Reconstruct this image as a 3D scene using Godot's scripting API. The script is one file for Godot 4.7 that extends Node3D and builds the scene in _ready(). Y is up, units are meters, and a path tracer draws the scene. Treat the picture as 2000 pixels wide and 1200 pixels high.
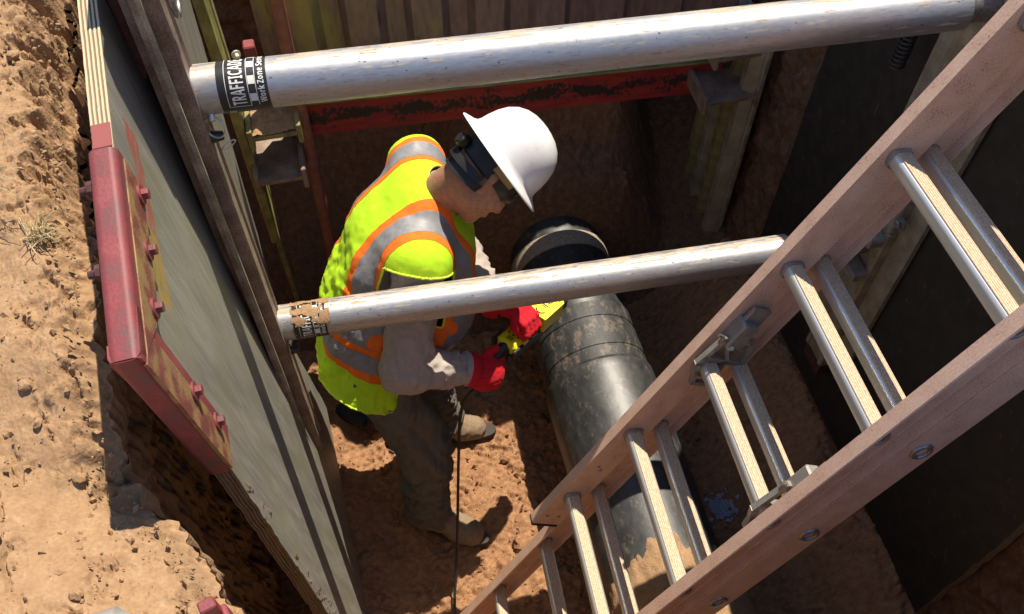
extends Node3D
# Metres, y up. x runs across the trench (to the right), -z along it (away from the camera), ground level is y = 0.

var names := {}
var M := {}
var rng := RandomNumberGenerator.new()

# ------------------------------------------------------------------ mesh collector: a soup of triangles, counter-clockwise seen from outside
class MB:
	var P := PackedVector3Array()
	var T := PackedVector2Array()
	var C := PackedColorArray()
	var col := Color.WHITE
	var X := Transform3D.IDENTITY
	func tri(a: Vector3, b: Vector3, c: Vector3, ta := Vector2.ZERO, tb := Vector2.ZERO, tc := Vector2.ZERO) -> void:
		P.append(X * a); P.append(X * b); P.append(X * c)
		T.append(ta); T.append(tb); T.append(tc)
		C.append(col); C.append(col); C.append(col)
	func quad(a: Vector3, b: Vector3, c: Vector3, d: Vector3, ta := Vector2.ZERO, tb := Vector2.ZERO, tc := Vector2.ZERO, td := Vector2.ZERO) -> void:
		tri(a, b, c, ta, tb, tc); tri(a, c, d, ta, tc, td)
	func box(s: Vector3, bev := 0.0, at := Vector3.ZERO) -> void:   # chamfered box
		var h := s * 0.5
		bev = minf(bev, minf(h.x, minf(h.y, h.z)) * 0.9)
		var ax := [Vector3(1, 0, 0), Vector3(0, 1, 0), Vector3(0, 0, 1)]
		for k in 3:
			var n: Vector3 = ax[k]; var p: Vector3 = ax[(k + 1) % 3]; var q: Vector3 = ax[(k + 2) % 3]
			var hn := h.dot(n); var hp := h.dot(p) - bev; var hq := h.dot(q) - bev
			for sg in [1.0, -1.0]:
				var c: Vector3 = at + n * (hn * sg)
				quad(c - p * hp * sg - q * hq, c + p * hp * sg - q * hq, c + p * hp * sg + q * hq, c - p * hp * sg + q * hq, Vector2(-hp, -hq), Vector2(hp, -hq), Vector2(hp, hq), Vector2(-hp, hq))
			if bev > 0.0:
				for sp in [1.0, -1.0]:
					for sq in [1.0, -1.0]:
						var e0: Vector3 = at + p * (h.dot(p) * sp) + q * (hq * sq)
						var e1: Vector3 = at + p * (hp * sp) + q * (h.dot(q) * sq)
						var l: Vector3 = n * (hn - bev)
						if sp * sq > 0.0: quad(e0 - l, e1 - l, e1 + l, e0 + l)
						else: quad(e0 + l, e1 + l, e1 - l, e0 - l)
		if bev > 0.0:
			for sx in [1.0, -1.0]:
				for sy in [1.0, -1.0]:
					for sz in [1.0, -1.0]:
						var a := at + Vector3(h.x * sx, (h.y - bev) * sy, (h.z - bev) * sz)
						var b := at + Vector3((h.x - bev) * sx, h.y * sy, (h.z - bev) * sz)
						var c := at + Vector3((h.x - bev) * sx, (h.y - bev) * sy, h.z * sz)
						if sx * sy * sz > 0.0: tri(a, b, c)
						else: tri(a, c, b)
	func extrude(poly: PackedVector2Array, z0: float, z1: float, bend := 0.0) -> void:   # polygon in xy, pulled along z
		var pts := poly
		var area := 0.0
		for i in pts.size(): area += pts[i].cross(pts[(i + 1) % pts.size()])
		if area < 0.0: pts.reverse()
		var n := pts.size()
		for i in n:
			var a := pts[i]; var b := pts[(i + 1) % n]
			quad(Vector3(a.x, a.y, z1), Vector3(a.x, a.y, z0), Vector3(b.x, b.y, z0), Vector3(b.x, b.y, z1))
		var t := Geometry2D.triangulate_polygon(pts)
		for i in range(0, t.size(), 3):
			var a := pts[t[i]]; var b := pts[t[i + 1]]; var c := pts[t[i + 2]]
			if (b - a).cross(c - a) < 0.0:
				var s := b; b = c; c = s
			tri(Vector3(a.x, a.y, z1), Vector3(b.x, b.y, z1), Vector3(c.x, c.y, z1))
			tri(Vector3(a.x, a.y, z0), Vector3(c.x, c.y, z0), Vector3(b.x, b.y, z0))
	func tube(pts: PackedVector3Array, rad: PackedFloat32Array, sides := 12, caps := true, up := Vector3.UP) -> void:
		var rings := []
		var run := 0.0
		var runs := PackedFloat32Array()
		for i in pts.size():
			if i > 0: run += pts[i].distance_to(pts[i - 1])
			runs.append(run)
			var t := (pts[mini(i + 1, pts.size() - 1)] - pts[maxi(i - 1, 0)]).normalized()
			var s := t.cross(up)
			if s.length() < 0.05: s = t.cross(Vector3.RIGHT)
			s = s.normalized()
			var w := s.cross(t).normalized()
			up = w
			var ring := PackedVector3Array()
			for k in sides + 1:
				var a := TAU * k / sides
				ring.append(pts[i] + (w * cos(a) + s * sin(a)) * rad[mini(i, rad.size() - 1)])
			rings.append(ring)
		for i in pts.size() - 1:
			for k in sides:
				var u0 := float(k) / sides; var u1 := float(k + 1) / sides
				quad(rings[i][k], rings[i][k + 1], rings[i + 1][k + 1], rings[i + 1][k], Vector2(u0, runs[i]), Vector2(u1, runs[i]), Vector2(u1, runs[i + 1]), Vector2(u0, runs[i + 1]))
		if caps:
			for k in sides:
				tri(pts[0], rings[0][k + 1], rings[0][k])
				tri(pts[pts.size() - 1], rings[pts.size() - 1][k], rings[pts.size() - 1][k + 1])
	func lathe(prof: PackedVector2Array, sides := 32) -> void:   # (radius, height) from the top outwards and down
		for i in prof.size() - 1:
			for k in sides:
				var a0 := TAU * k / sides; var a1 := TAU * (k + 1) / sides
				var p := prof[i]; var q := prof[i + 1]
				quad(Vector3(p.x * cos(a0), p.y, p.x * sin(a0)), Vector3(p.x * cos(a1), p.y, p.x * sin(a1)), Vector3(q.x * cos(a1), q.y, q.x * sin(a1)), Vector3(q.x * cos(a0), q.y, q.x * sin(a0)))
	func build(angle := 40.0) -> ArrayMesh:
		var nt := P.size() / 3
		var fn := PackedVector3Array(); fn.resize(nt)
		var at := {}
		for f in nt:
			var n := (P[f * 3 + 1] - P[f * 3]).cross(P[f * 3 + 2] - P[f * 3])
			fn[f] = n
			for j in 3:
				var key := Vector3i((P[f * 3 + j] * 8000.0).round())
				if at.has(key): at[key].append(f)
				else: at[key] = [f]
		var lim := cos(deg_to_rad(angle))
		var V := PackedVector3Array(); var N := PackedVector3Array(); var U := PackedVector2Array(); var K := PackedColorArray()
		for f in nt:
			if fn[f].length_squared() < 1e-20: continue
			var me := fn[f].normalized()
			for j in [0, 2, 1]:
				var sum := Vector3.ZERO
				for g in at[Vector3i((P[f * 3 + j] * 8000.0).round())]:
					if fn[g].length_squared() > 1e-20 and fn[g].normalized().dot(me) > lim: sum += fn[g]
				V.append(P[f * 3 + j]); N.append(sum.normalized() if sum.length_squared() > 1e-20 else me); U.append(T[f * 3 + j]); K.append(C[f * 3 + j])
		var arr := []; arr.resize(Mesh.ARRAY_MAX)
		arr[Mesh.ARRAY_VERTEX] = V; arr[Mesh.ARRAY_NORMAL] = N; arr[Mesh.ARRAY_TEX_UV] = U; arr[Mesh.ARRAY_COLOR] = K
		var m := ArrayMesh.new(); m.add_surface_from_arrays(Mesh.PRIMITIVE_TRIANGLES, arr)
		return m

# ------------------------------------------------------------------ naming and tagging
func numbered(called: String, parent: Node) -> String:
	var key := str(parent.get_instance_id()) + "/" + called
	var n: int = names.get(key, 0)
	names[key] = n + 1
	return called if n == 0 else "%s_%03d" % [called, n]

func tag(o: Node, label: String, category := "", group := "", kind := "") -> void:
	if label: o.set_meta("label", label)
	if category: o.set_meta("category", category)
	if group: o.set_meta("group", group)
	if kind: o.set_meta("kind", kind)

func thing(called: String, label: String, category: String, at := Vector3.ZERO, group := "") -> Node3D:
	var o := Node3D.new(); o.name = numbered(called, self); add_child(o, true)
	o.position = at
	tag(o, label, category, group)
	return o

func obj(called: String, mesh: Mesh, m: Material, parent: Node = null, at := Transform3D.IDENTITY) -> MeshInstance3D:
	if parent == null: parent = self
	var o := MeshInstance3D.new(); o.name = numbered(called, parent); parent.add_child(o, true)
	o.mesh = mesh; o.material_override = m; o.transform = at
	o.cast_shadow = GeometryInstance3D.SHADOW_CASTING_SETTING_ON
	return o

func structure(called: String, mesh: Mesh, m: Material) -> MeshInstance3D:
	var o := obj(called, mesh, m)
	o.set_meta("kind", "structure")
	return o

func along(a: Vector3, b: Vector3, up := Vector3.UP) -> Transform3D:   # z runs from a to b, y is near up
	var z := (b - a).normalized()
	var x := up.cross(z).normalized()
	return Transform3D(Basis(x, z.cross(x), z), a)

# ------------------------------------------------------------------ textures and materials
func noise_bytes(size: int, freq: float, oct: int, sd: int, ridged := false, cell := false) -> PackedByteArray:
	var n := FastNoiseLite.new()
	n.seed = sd; n.frequency = freq; n.fractal_octaves = oct
	n.noise_type = FastNoiseLite.TYPE_CELLULAR if cell else FastNoiseLite.TYPE_SIMPLEX_SMOOTH
	if ridged: n.fractal_type = FastNoiseLite.FRACTAL_RIDGED
	var im := n.get_seamless_image(size, size)
	im.convert(Image.FORMAT_L8)
	return im.get_data()

func lut(stops: Array) -> PackedColorArray:
	var out := PackedColorArray()
	for i in 256:
		var t := i / 255.0
		var c: Color = stops[0][1]
		for k in stops.size() - 1:
			var a: float = stops[k][0]; var b: float = stops[k + 1][0]
			if t >= a: c = (stops[k][1] as Color).lerp(stops[k + 1][1], clampf((t - a) / maxf(b - a, 1e-4), 0, 1))
		out.append(c)
	return out

func rgb_tex(size_x: int, size_y: int, f: Callable) -> ImageTexture:
	var d := PackedByteArray(); d.resize(size_x * size_y * 3)
	var i := 0
	for y in size_y:
		for x in size_x:
			var c: Color = f.call(x, y)
			d[i] = clampi(int(c.r * 255.0), 0, 255); d[i + 1] = clampi(int(c.g * 255.0), 0, 255); d[i + 2] = clampi(int(c.b * 255.0), 0, 255)
			i += 3
	return ImageTexture.create_from_image(Image.create_from_data(size_x, size_y, false, Image.FORMAT_RGB8, d))

func l_tex(size: int, d: PackedByteArray) -> ImageTexture:
	return ImageTexture.create_from_image(Image.create_from_data(size, size, false, Image.FORMAT_L8, d))

func two_tone(size: int, coarse: PackedByteArray, fine: PackedByteArray, stops: Array, share := 0.5) -> ImageTexture:
	var l := lut(stops)
	var d := PackedByteArray(); d.resize(size * size * 3)
	for i in size * size:
		var c := l[int(coarse[i] * (1.0 - share) + fine[i] * share)]
		d[i * 3] = int(c.r * 255.0); d[i * 3 + 1] = int(c.g * 255.0); d[i * 3 + 2] = int(c.b * 255.0)
	return ImageTexture.create_from_image(Image.create_from_data(size, size, false, Image.FORMAT_RGB8, d))

func lin(r: float, g: float, b: float) -> Color:
	return Color(r, g, b).linear_to_srgb()

func mat(called: String, c: Color, rough := 0.8, metal := 0.0) -> StandardMaterial3D:
	var m := StandardMaterial3D.new(); m.resource_name = called
	m.albedo_color = c; m.roughness = rough; m.metallic = metal
	M[called] = m
	return m

func tri_mat(called: String, tex: Texture2D, scale: float, rough := 0.85, metal := 0.0, bump: Texture2D = null, bump_cm := 0.3, world := true) -> StandardMaterial3D:
	var m := mat(called, Color.WHITE, rough, metal)
	m.albedo_texture = tex
	m.uv1_triplanar = true; m.uv1_world_triplanar = world; m.uv1_scale = Vector3.ONE * scale
	if bump:
		m.normal_enabled = true; m.normal_texture = M["relief_normal"]; m.normal_scale = bump_cm
	return m

func make_materials() -> void:
	var n_fine := noise_bytes(512, 0.09, 4, 11)
	var n_mid := noise_bytes(512, 0.02, 5, 12)
	var n_coarse := noise_bytes(512, 0.007, 4, 13)
	var n_ridge := noise_bytes(512, 0.02, 4, 14, true)
	var t_fine := l_tex(512, n_fine); var t_mid := l_tex(512, n_mid)
	var relief := Image.create_from_data(512, 512, false, Image.FORMAT_L8, n_fine)
	relief.convert(Image.FORMAT_RGBA8); relief.bump_map_to_normal_map(6.0)
	M["relief_normal"] = ImageTexture.create_from_image(relief)
	# earth
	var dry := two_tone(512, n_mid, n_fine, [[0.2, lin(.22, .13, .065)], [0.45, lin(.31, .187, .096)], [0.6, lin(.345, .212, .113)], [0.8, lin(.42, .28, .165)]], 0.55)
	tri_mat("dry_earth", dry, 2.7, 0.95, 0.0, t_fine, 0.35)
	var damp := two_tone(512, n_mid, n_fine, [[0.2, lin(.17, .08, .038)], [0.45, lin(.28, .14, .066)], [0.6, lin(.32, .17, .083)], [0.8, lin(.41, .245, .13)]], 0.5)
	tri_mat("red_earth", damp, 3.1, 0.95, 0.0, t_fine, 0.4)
	var shaded_soil := two_tone(512, n_mid, n_fine, [[0.2, lin(.075, .038, .020)], [0.45, lin(.135, .068, .034)], [0.6, lin(.165, .088, .046)], [0.8, lin(.25, .15, .085)]], 0.5)
	tri_mat("shaded_earth", shaded_soil, 2.9, 0.95, 0.0, t_fine, 0.4)  # darker copy of the red earth: shade of walls and heap put into colour
	# timber
	var grain := FastNoiseLite.new(); grain.seed = 5; grain.frequency = 1.0; grain.fractal_octaves = 4
	var g2 := FastNoiseLite.new(); g2.seed = 6; g2.frequency = 1.0; g2.fractal_octaves = 3
	# sheet face: x across the sheet (1.22 m), y down it (2.44 m); grey worn film with streaks, scratches and old red and yellow paint
	M["sheet_tex"] = rgb_tex(640, 1280, func(x, y):
		var u: float = x / 640.0 * 1.22; var v: float = y / 1280.0 * 2.44
		var w: float = grain.get_noise_2d(u * 55.0 + v * 9.0, v * 3.2) * 0.5 + grain.get_noise_2d(u * 9.0, v * 2.0 + 40.0) * 0.5
		var c := lin(.265, .25, .21).lerp(lin(.175, .168, .143), clampf(0.5 + w * 1.5, 0, 1))
		var s: float = g2.get_noise_2d(u * 160.0 + v * 26.0, v * 4.0)
		if s > 0.40: c = c.lerp(lin(.42, .38, .30), clampf((s - 0.40) * 5.0, 0, 0.75))
		var green: float = g2.get_noise_2d(u * 4.0 + 7.0, v * 2.5)
		c = c.lerp(lin(.20, .195, .115), clampf(green * 0.9, 0, 0.5))
		# a slanting painted stripe, red turning to yellow, rubbed away in streaks
		var mid: float = 0.112 + (0.55 - u) * 0.245
		var dist: float = absf(v - mid)
		var wear: float = g2.get_noise_2d(u * 12.0 + 90.0, v * 70.0)
		if u > 0.20 and u < 0.58 and dist < 0.034 + wear * 0.012 and wear > -0.35:
			var paint := lin(.36, .075, .05) if u > 0.36 + wear * 0.06 else lin(.40, .23, .03)
			c = c.lerp(paint, 0.78 if wear > -0.1 else 0.45)
		return c)
	var sm := mat("sheet_face", Color.WHITE, 0.55); sm.albedo_texture = M["sheet_tex"]
	sm.heightmap_enabled = true; sm.heightmap_texture = t_mid; sm.heightmap_scale = 0.05
	mat("ply_light", lin(.56, .46, .30), 0.9); mat("ply_dark", lin(.20, .145, .085), 0.9); mat("ply_red", lin(.29, .085, .078), 0.9)
	var edge := two_tone(512, n_ridge, n_fine, [[0.2, lin(.16, .115, .07)], [0.5, lin(.36, .28, .18)], [0.8, lin(.55, .46, .32)]], 0.5)
	var edge2 := two_tone(512, n_ridge, n_fine, [[0.2, lin(.07, .048, .03)], [0.5, lin(.17, .12, .075)], [0.8, lin(.30, .23, .15)]], 0.5)
	tri_mat("shaded_ply", edge2, 9.0, 0.95, 0.0, t_fine, 0.5)  # torn wood darkened, the shade on the side edges painted in
	tri_mat("torn_wood", edge, 9.0, 0.95, 0.0, t_fine, 0.5)
	# black film-faced sheet with scratches
	var scr := FastNoiseLite.new(); scr.seed = 31; scr.frequency = 1.0; scr.fractal_type = FastNoiseLite.FRACTAL_RIDGED; scr.fractal_octaves = 2
	var bl := rgb_tex(512, 768, func(x, y):
		var u: float = x / 512.0; var v: float = y / 768.0
		var s: float = scr.get_noise_2d(u * 16.0 + v * 5.0, v * 2.0 - u * 1.5)
		var gate: float = g2.get_noise_2d(u * 9.0, v * 12.0 + 300.0)
		var c := lin(.016, .0145, .012).lerp(lin(.030, .026, .021), clampf(0.5 + grain.get_noise_2d(u * 20.0, v * 24.0), 0, 1))
		if s > 0.87 and gate > -0.05: c = c.lerp(lin(.17, .135, .09), clampf((s - 0.90) * 9.0, 0, 0.7))
		var chip: float = g2.get_noise_2d(u * 60.0, v * 50.0 + 80.0)
		if chip > 0.60: c = c.lerp(lin(.16, .105, .065), 0.6)
		return c)
	var bm := mat("black_film", Color.WHITE, 0.6); bm.albedo_texture = bl
	# painted and bare metal
	var red := two_tone(512, n_coarse, n_fine, [[0.22, lin(.11, .06, .06)], [0.36, lin(.16, .045, .047)], [0.5, lin(.215, .036, .04)], [0.75, lin(.265, .06, .06)]], 0.4)
	tri_mat("red_paint", red, 3.0, 0.58, 0.0, t_fine, 0.06)
	var redw := two_tone(512, n_coarse, n_fine, [[0.3, lin(.16, .04, .035)], [0.42, lin(.23, .075, .05)], [0.52, lin(.28, .17, .075)], [0.7, lin(.30, .20, .07)]], 0.35)
	tri_mat("worn_red_yellow_paint", redw, 4.0, 0.6, 0.0, t_fine, 0.08)
	var rail := two_tone(512, n_coarse, n_fine, [[0.25, lin(.17, .12, .09)], [0.5, lin(.27, .20, .155)], [0.75, lin(.36, .28, .22)]], 0.45)
	tri_mat("dusty_aluminium", rail, 3.0, 0.6, 0.25, t_fine, 0.05)
	var pale := two_tone(512, n_coarse, n_fine, [[0.25, lin(.22, .195, .14)], [0.5, lin(.33, .29, .205)], [0.75, lin(.43, .37, .26)]], 0.4)
	tri_mat("pale_aluminium", pale, 3.0, 0.6, 0.2, t_fine, 0.05)
	var pink := two_tone(512, n_coarse, n_fine, [[0.14, lin(.14, .09, .07)], [0.24, lin(.54, .33, .23)], [0.5, lin(.67, .435, .315)], [0.8, lin(.74, .53, .41)]], 0.6)
	tri_mat("pink_fibreglass", pink, 4.0, 0.62, 0.0, t_fine, 0.06)
	mat("ladder_end_rubber", lin(.03, .03, .03), 0.9)
	mat("bright_aluminium", lin(.70, .69, .66), 0.42, 0.75)
	var cast := two_tone(512, n_coarse, n_fine, [[0.25, lin(.24, .22, .19)], [0.75, lin(.42, .40, .36)]], 0.5)
	tri_mat("cast_aluminium", cast, 6.0, 0.5, 0.45, t_fine, 0.05)
	var tread := two_tone(512, n_mid, n_fine, [[0.25, lin(.36, .24, .15)], [0.5, lin(.56, .42, .28)], [0.8, lin(.68, .58, .46)]], 0.6)
	tri_mat("dusty_tread", tread, 12.0, 0.75, 0.1, t_fine, 0.1)
	var steel := two_tone(512, n_mid, n_fine, [[0.2, lin(.20, .19, .18)], [0.8, lin(.45, .44, .43)]], 0.5)
	tri_mat("grey_steel", steel, 8.0, 0.4, 0.8, t_fine, 0.04)
	mat("dark_steel", lin(.055, .055, .055), 0.45, 0.7)
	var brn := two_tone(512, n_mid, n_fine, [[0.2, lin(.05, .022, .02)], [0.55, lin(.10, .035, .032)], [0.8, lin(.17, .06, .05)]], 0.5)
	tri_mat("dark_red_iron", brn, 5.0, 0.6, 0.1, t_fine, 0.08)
	var yel := two_tone(512, n_coarse, n_fine, [[0.25, lin(.15, .135, .045)], [0.5, lin(.25, .235, .075)], [0.75, lin(.33, .30, .12)]], 0.35)
	tri_mat("yellow_paint", yel, 3.0, 0.5, 0.0, t_fine, 0.06)
	var pole := two_tone(512, n_coarse, n_fine, [[0.25, lin(.22, .075, .05)], [0.75, lin(.36, .15, .10)]], 0.5)
	tri_mat("faded_red_pole", pole, 5.0, 0.6, 0.0, t_fine, 0.05)
	var olive := two_tone(512, n_coarse, n_fine, [[0.25, lin(.15, .135, .05)], [0.5, lin(.24, .215, .085)], [0.75, lin(.34, .27, .14)]], 0.4)
	tri_mat("olive_paint", olive, 4.0, 0.7, 0.0, t_fine, 0.06)
	# corrugated end: yellow paint left over brown rust, by height of patches
	var cor := rgb_tex(512, 256, func(x, y):
		var u: float = x / 512.0 * 1.6; var v: float = y / 256.0 * 0.7
		var k: float = g2.get_noise_2d(u * 5.0, v * 1.6) * 0.9 + 0.22 - u * 0.85
		var rust := lin(.19, .125, .11).lerp(lin(.27, .18, .15), clampf(0.5 + grain.get_noise_2d(u * 34.0, v * 5.0), 0, 1))
		var c := rust.lerp(lin(.33, .29, .085), clampf(k * 1.6, 0, 0.85))
		return c.lerp(lin(.035, .03, .028), clampf(grain.get_noise_2d(u * 40.0, v * 3.0 + 60.0) * 1.4 - 0.5, 0, 0.5)))
	var cm := mat("corrugated_steel", Color.WHITE, 0.5, 0.15); cm.albedo_texture = cor
	var rb := rgb_tex(512, 64, func(x, y):
		var u: float = x / 512.0 * 1.5; var v: float = y / 64.0
		var k: float = grain.get_noise_2d(u * 7.0, v * 3.0) * 0.35 + grain.get_noise_2d(u * 60.0, v * 5.0 + 30.0) * 0.28 + 0.22 - absf(v - 0.5) * 1.2
		var c := lin(.42, .045, .032).lerp(lin(.28, .03, .035), clampf(0.5 + g2.get_noise_2d(u * 6.0, v * 4.0), 0, 1))
		return c.lerp(lin(.028, .026, .022), clampf(k * 7.0, 0, 0.92)))
	var rm := mat("red_beam_paint", Color.WHITE, 0.5); rm.albedo_texture = rb
	# galvanised strut: u round it (0 = top, 0.25 = viewer's side), v along it; caked tan dust, scuffs and rust
	var gs := FastNoiseLite.new(); gs.seed = 71; gs.frequency = 1.0; gs.fractal_octaves = 4
	var pick := func(u: float, v: float, off: float) -> Array:
		var ca := cos(u * TAU); var sa := sin(u * TAU)
		var p := Vector3(ca, sa, 0.0)
		var dust: float = gs.get_noise_3d(p.x * 5.0, p.y * 5.0, v * 9.0 + off) + gs.get_noise_3d(p.x * 16.0, p.y * 16.0, v * 28.0 + off) * 0.45
		var settled := 0.03 if ca > 0.0 and sa < 0.1 else -0.42
		return [p, dust + settled]
	for which in 2:
		var off := which * 57.0
		M["strut_tex_%d" % which] = rgb_tex(192, 1024, func(x, y):
			var v: float = y / 1024.0 * 1.65
			var r: Array = pick.call(x / 192.0, v, off)
			var p: Vector3 = r[0]; var dust: float = r[1]
			var c := lin(.37, .375, .385).lerp(lin(.50, .50, .505), clampf(0.6 + gs.get_noise_3d(p.x * 9.0, p.y * 9.0, v * 40.0 + off + 9.0) * 0.6, 0, 1))
			var scuff: float = gs.get_noise_3d(p.x * 14.0, p.y * 14.0, v * 12.0 + off + 300.0)
			if scuff > 0.38: c = c.lerp(lin(.20, .17, .15), clampf((scuff - 0.38) * 3.0, 0, 0.5))
			var spot: float = gs.get_noise_3d(p.x * 7.0, p.y * 7.0, v * 38.0 + off + 600.0)
			if spot > 0.60: c = lin(.05, .045, .045)
			if dust > 0.02: c = c.lerp(lin(.46, .34, .22), clampf(dust * 4.0, 0, 0.85))
			var rust: float = gs.get_noise_3d(p.x * 10.0, p.y * 10.0, v * 26.0 + off + 900.0)
			if rust > 0.40 and dust > -0.2: c = c.lerp(lin(.36, .16, .07), clampf((rust - 0.40) * 6.0, 0, 0.8))
			return c)
		var metal := rgb_tex(192, 1024, func(x, y):
			var r: Array = pick.call(x / 192.0, y / 1024.0 * 1.65, off)
			var dust: float = r[1]
			var k: float = 0.78 - clampf(dust * 4.0, 0, 0.75)
			return Color(k, 0.46 + (0.78 - k) * 0.5, 0))
		var gm := mat("galvanised_%d" % which, Color.WHITE, 1.0, 1.0)
		gm.albedo_texture = M["strut_tex_%d" % which]
		gm.metallic_texture = metal; gm.metallic_texture_channel = BaseMaterial3D.TEXTURE_CHANNEL_RED
		gm.roughness_texture = metal; gm.roughness_texture_channel = BaseMaterial3D.TEXTURE_CHANNEL_GREEN
	# black polyethylene pipe: scuffs, scratches and dried mud
	var pf := FastNoiseLite.new(); pf.seed = 91; pf.frequency = 1.0; pf.fractal_octaves = 4
	var pipe_tex := func(mud: float) -> ImageTexture:
		return rgb_tex(512, 768, func(x, y):
			var a: float = x / 512.0 * TAU; var v: float = y / 768.0 * 1.5
			var p := Vector3(cos(a), sin(a), 0)
			var c := lin(.018, .019, .020).lerp(lin(.045, .045, .043), clampf(0.5 + pf.get_noise_3d(p.x * 5.0, p.y * 5.0, v * 12.0), 0, 1))
			var s: float = scr.get_noise_3d(p.x * 8.0 + v * 9.0, p.y * 8.0, v * 9.0 - a * 2.0)
			if s > 0.88: c = c.lerp(lin(.20, .18, .15), clampf((s - 0.88) * 9.0, 0, 0.6))
			var d: float = pf.get_noise_3d(p.x * 4.0 + 30.0, p.y * 4.0, v * 11.0) + pf.get_noise_3d(p.x * 16.0, p.y * 16.0 + 9.0, v * 60.0) * 0.6 + mud
			if d > 0.32: c = c.lerp(lin(.22, .155, .105), clampf((d - 0.32) * 1.5, 0, 0.6))
			return c)
	var pm := mat("black_pipe", Color.WHITE, 0.47); pm.albedo_texture = pipe_tex.call(0.0); pm.metallic_specular = 0.6
	pm.heightmap_enabled = true; pm.heightmap_texture = t_mid; pm.heightmap_scale = 0.12
	var pw := mat("muddy_wrap", Color.WHITE, 0.6); pw.albedo_texture = pipe_tex.call(0.22)
	pw.heightmap_enabled = true; pw.heightmap_texture = t_mid; pw.heightmap_scale = 0.2
	mat("clean_wrap", lin(.013, .013, .014), 0.35)
	var pr := two_tone(512, n_mid, n_fine, [[0.25, lin(.17, .14, .10)], [0.5, lin(.34, .28, .20)], [0.8, lin(.46, .38, .27)]], 0.5)
	tri_mat("dusty_ring", pr, 7.0, 0.8, 0.0, t_fine, 0.2)
	# the person and the tool
	var cloth := l_tex(512, noise_bytes(512, 0.2, 3, 41))
	var weave := func(called: String, c: Color, c2: Color, rough := 0.9) -> void:
		tri_mat(called, two_tone(512, n_mid, n_fine, [[0.2, c2], [0.7, c]], 0.4), 5.0, rough, 0.0, cloth, 0.06)
	weave.call("lime_mesh", lin(.50, .80, .015), lin(.40, .68, .01))
	weave.call("orange_tape", lin(.88, .19, .015), lin(.80, .14, .01))
	weave.call("silver_tape", lin(.26, .26, .275), lin(.19, .19, .20), 0.5)
	weave.call("yellow_binding", lin(.68, .82, .08), lin(.6, .74, .05))
	weave.call("beige_sleeve", lin(.43, .365, .325), lin(.34, .285, .25))
	weave.call("olive_trousers", lin(.125, .108, .085), lin(.115, .098, .076))
	weave.call("suede_boot", lin(.27, .19, .12), lin(.19, .13, .08))
	mat("boot_sole", lin(.055, .045, .038), 0.9)
	weave.call("red_knit", lin(.62, .008, .022), lin(.48, .005, .015), 0.95)
	tri_mat("skin", two_tone(512, n_mid, n_fine, [[0.2, lin(.29, .125, .075)], [0.5, lin(.40, .195, .12)], [0.8, lin(.47, .25, .165)]], 0.45), 6.0, 0.55, 0.0, cloth, 0.12)
	var skin: StandardMaterial3D = M.skin; skin.subsurf_scatter_enabled = true; skin.subsurf_scatter_strength = 0.15
	tri_mat("hard_hat_white", two_tone(512, n_coarse, n_fine, [[0.15, lin(.62, .60, .56)], [0.32, lin(.78, .775, .76)], [0.6, lin(.81, .81, .80)]], 0.35), 5.0, 0.30, 0.0, null, 0.0, false)
	mat("black_strap", lin(.014, .014, .014), 0.45)
	mat("tan_liner", lin(.42, .30, .13), 0.8)
	mat("hair", lin(.03, .02, .015), 0.8)
	mat("tool_yellow", lin(.80, .70, .012), 0.38)
	mat("tool_black", lin(.018, .018, .018), 0.5)
	mat("print_black", lin(.012, .012, .012), 0.6)
	mat("print_white", lin(.75, .74, .70), 0.6)
	mat("label_black", lin(.02, .02, .019), 0.35)
	mat("cord_black", lin(.015, .015, .015), 0.45)
	mat("blue_paint", lin(.30, .33, .42), 0.9)
	mat("straw", lin(.55, .44, .24), 0.9)
	mat("dark_rubber", lin(.012, .012, .013), 0.7)

# ------------------------------------------------------------------ grids of displaced points
func grid_mesh(pts: PackedVector3Array, nu: int, nv: int, flip := false, uv := PackedVector2Array()) -> ArrayMesh:
	var N := PackedVector3Array(); N.resize(nu * nv)
	for j in nv:
		for i in nu:
			var a := pts[j * nu + mini(i + 1, nu - 1)] - pts[j * nu + maxi(i - 1, 0)]
			var b := pts[mini(j + 1, nv - 1) * nu + i] - pts[maxi(j - 1, 0) * nu + i]
			var n := a.cross(b).normalized()
			N[j * nu + i] = -n if flip else n
	var I := PackedInt32Array(); I.resize((nu - 1) * (nv - 1) * 6)
	var k := 0
	for j in nv - 1:
		for i in nu - 1:
			var a := j * nu + i; var b := a + 1; var c := a + nu; var d := c + 1
			# outside is a x b; Godot's front faces run clockwise
			if flip: I[k] = a; I[k + 1] = b; I[k + 2] = d; I[k + 3] = a; I[k + 4] = d; I[k + 5] = c
			else: I[k] = a; I[k + 1] = d; I[k + 2] = b; I[k + 3] = a; I[k + 4] = c; I[k + 5] = d
			k += 6
	var arr := []; arr.resize(Mesh.ARRAY_MAX)
	arr[Mesh.ARRAY_VERTEX] = pts; arr[Mesh.ARRAY_NORMAL] = N; arr[Mesh.ARRAY_INDEX] = I
	if uv.size(): arr[Mesh.ARRAY_TEX_UV] = uv
	var m := ArrayMesh.new(); m.add_surface_from_arrays(Mesh.PRIMITIVE_TRIANGLES, arr)
	return m

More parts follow.
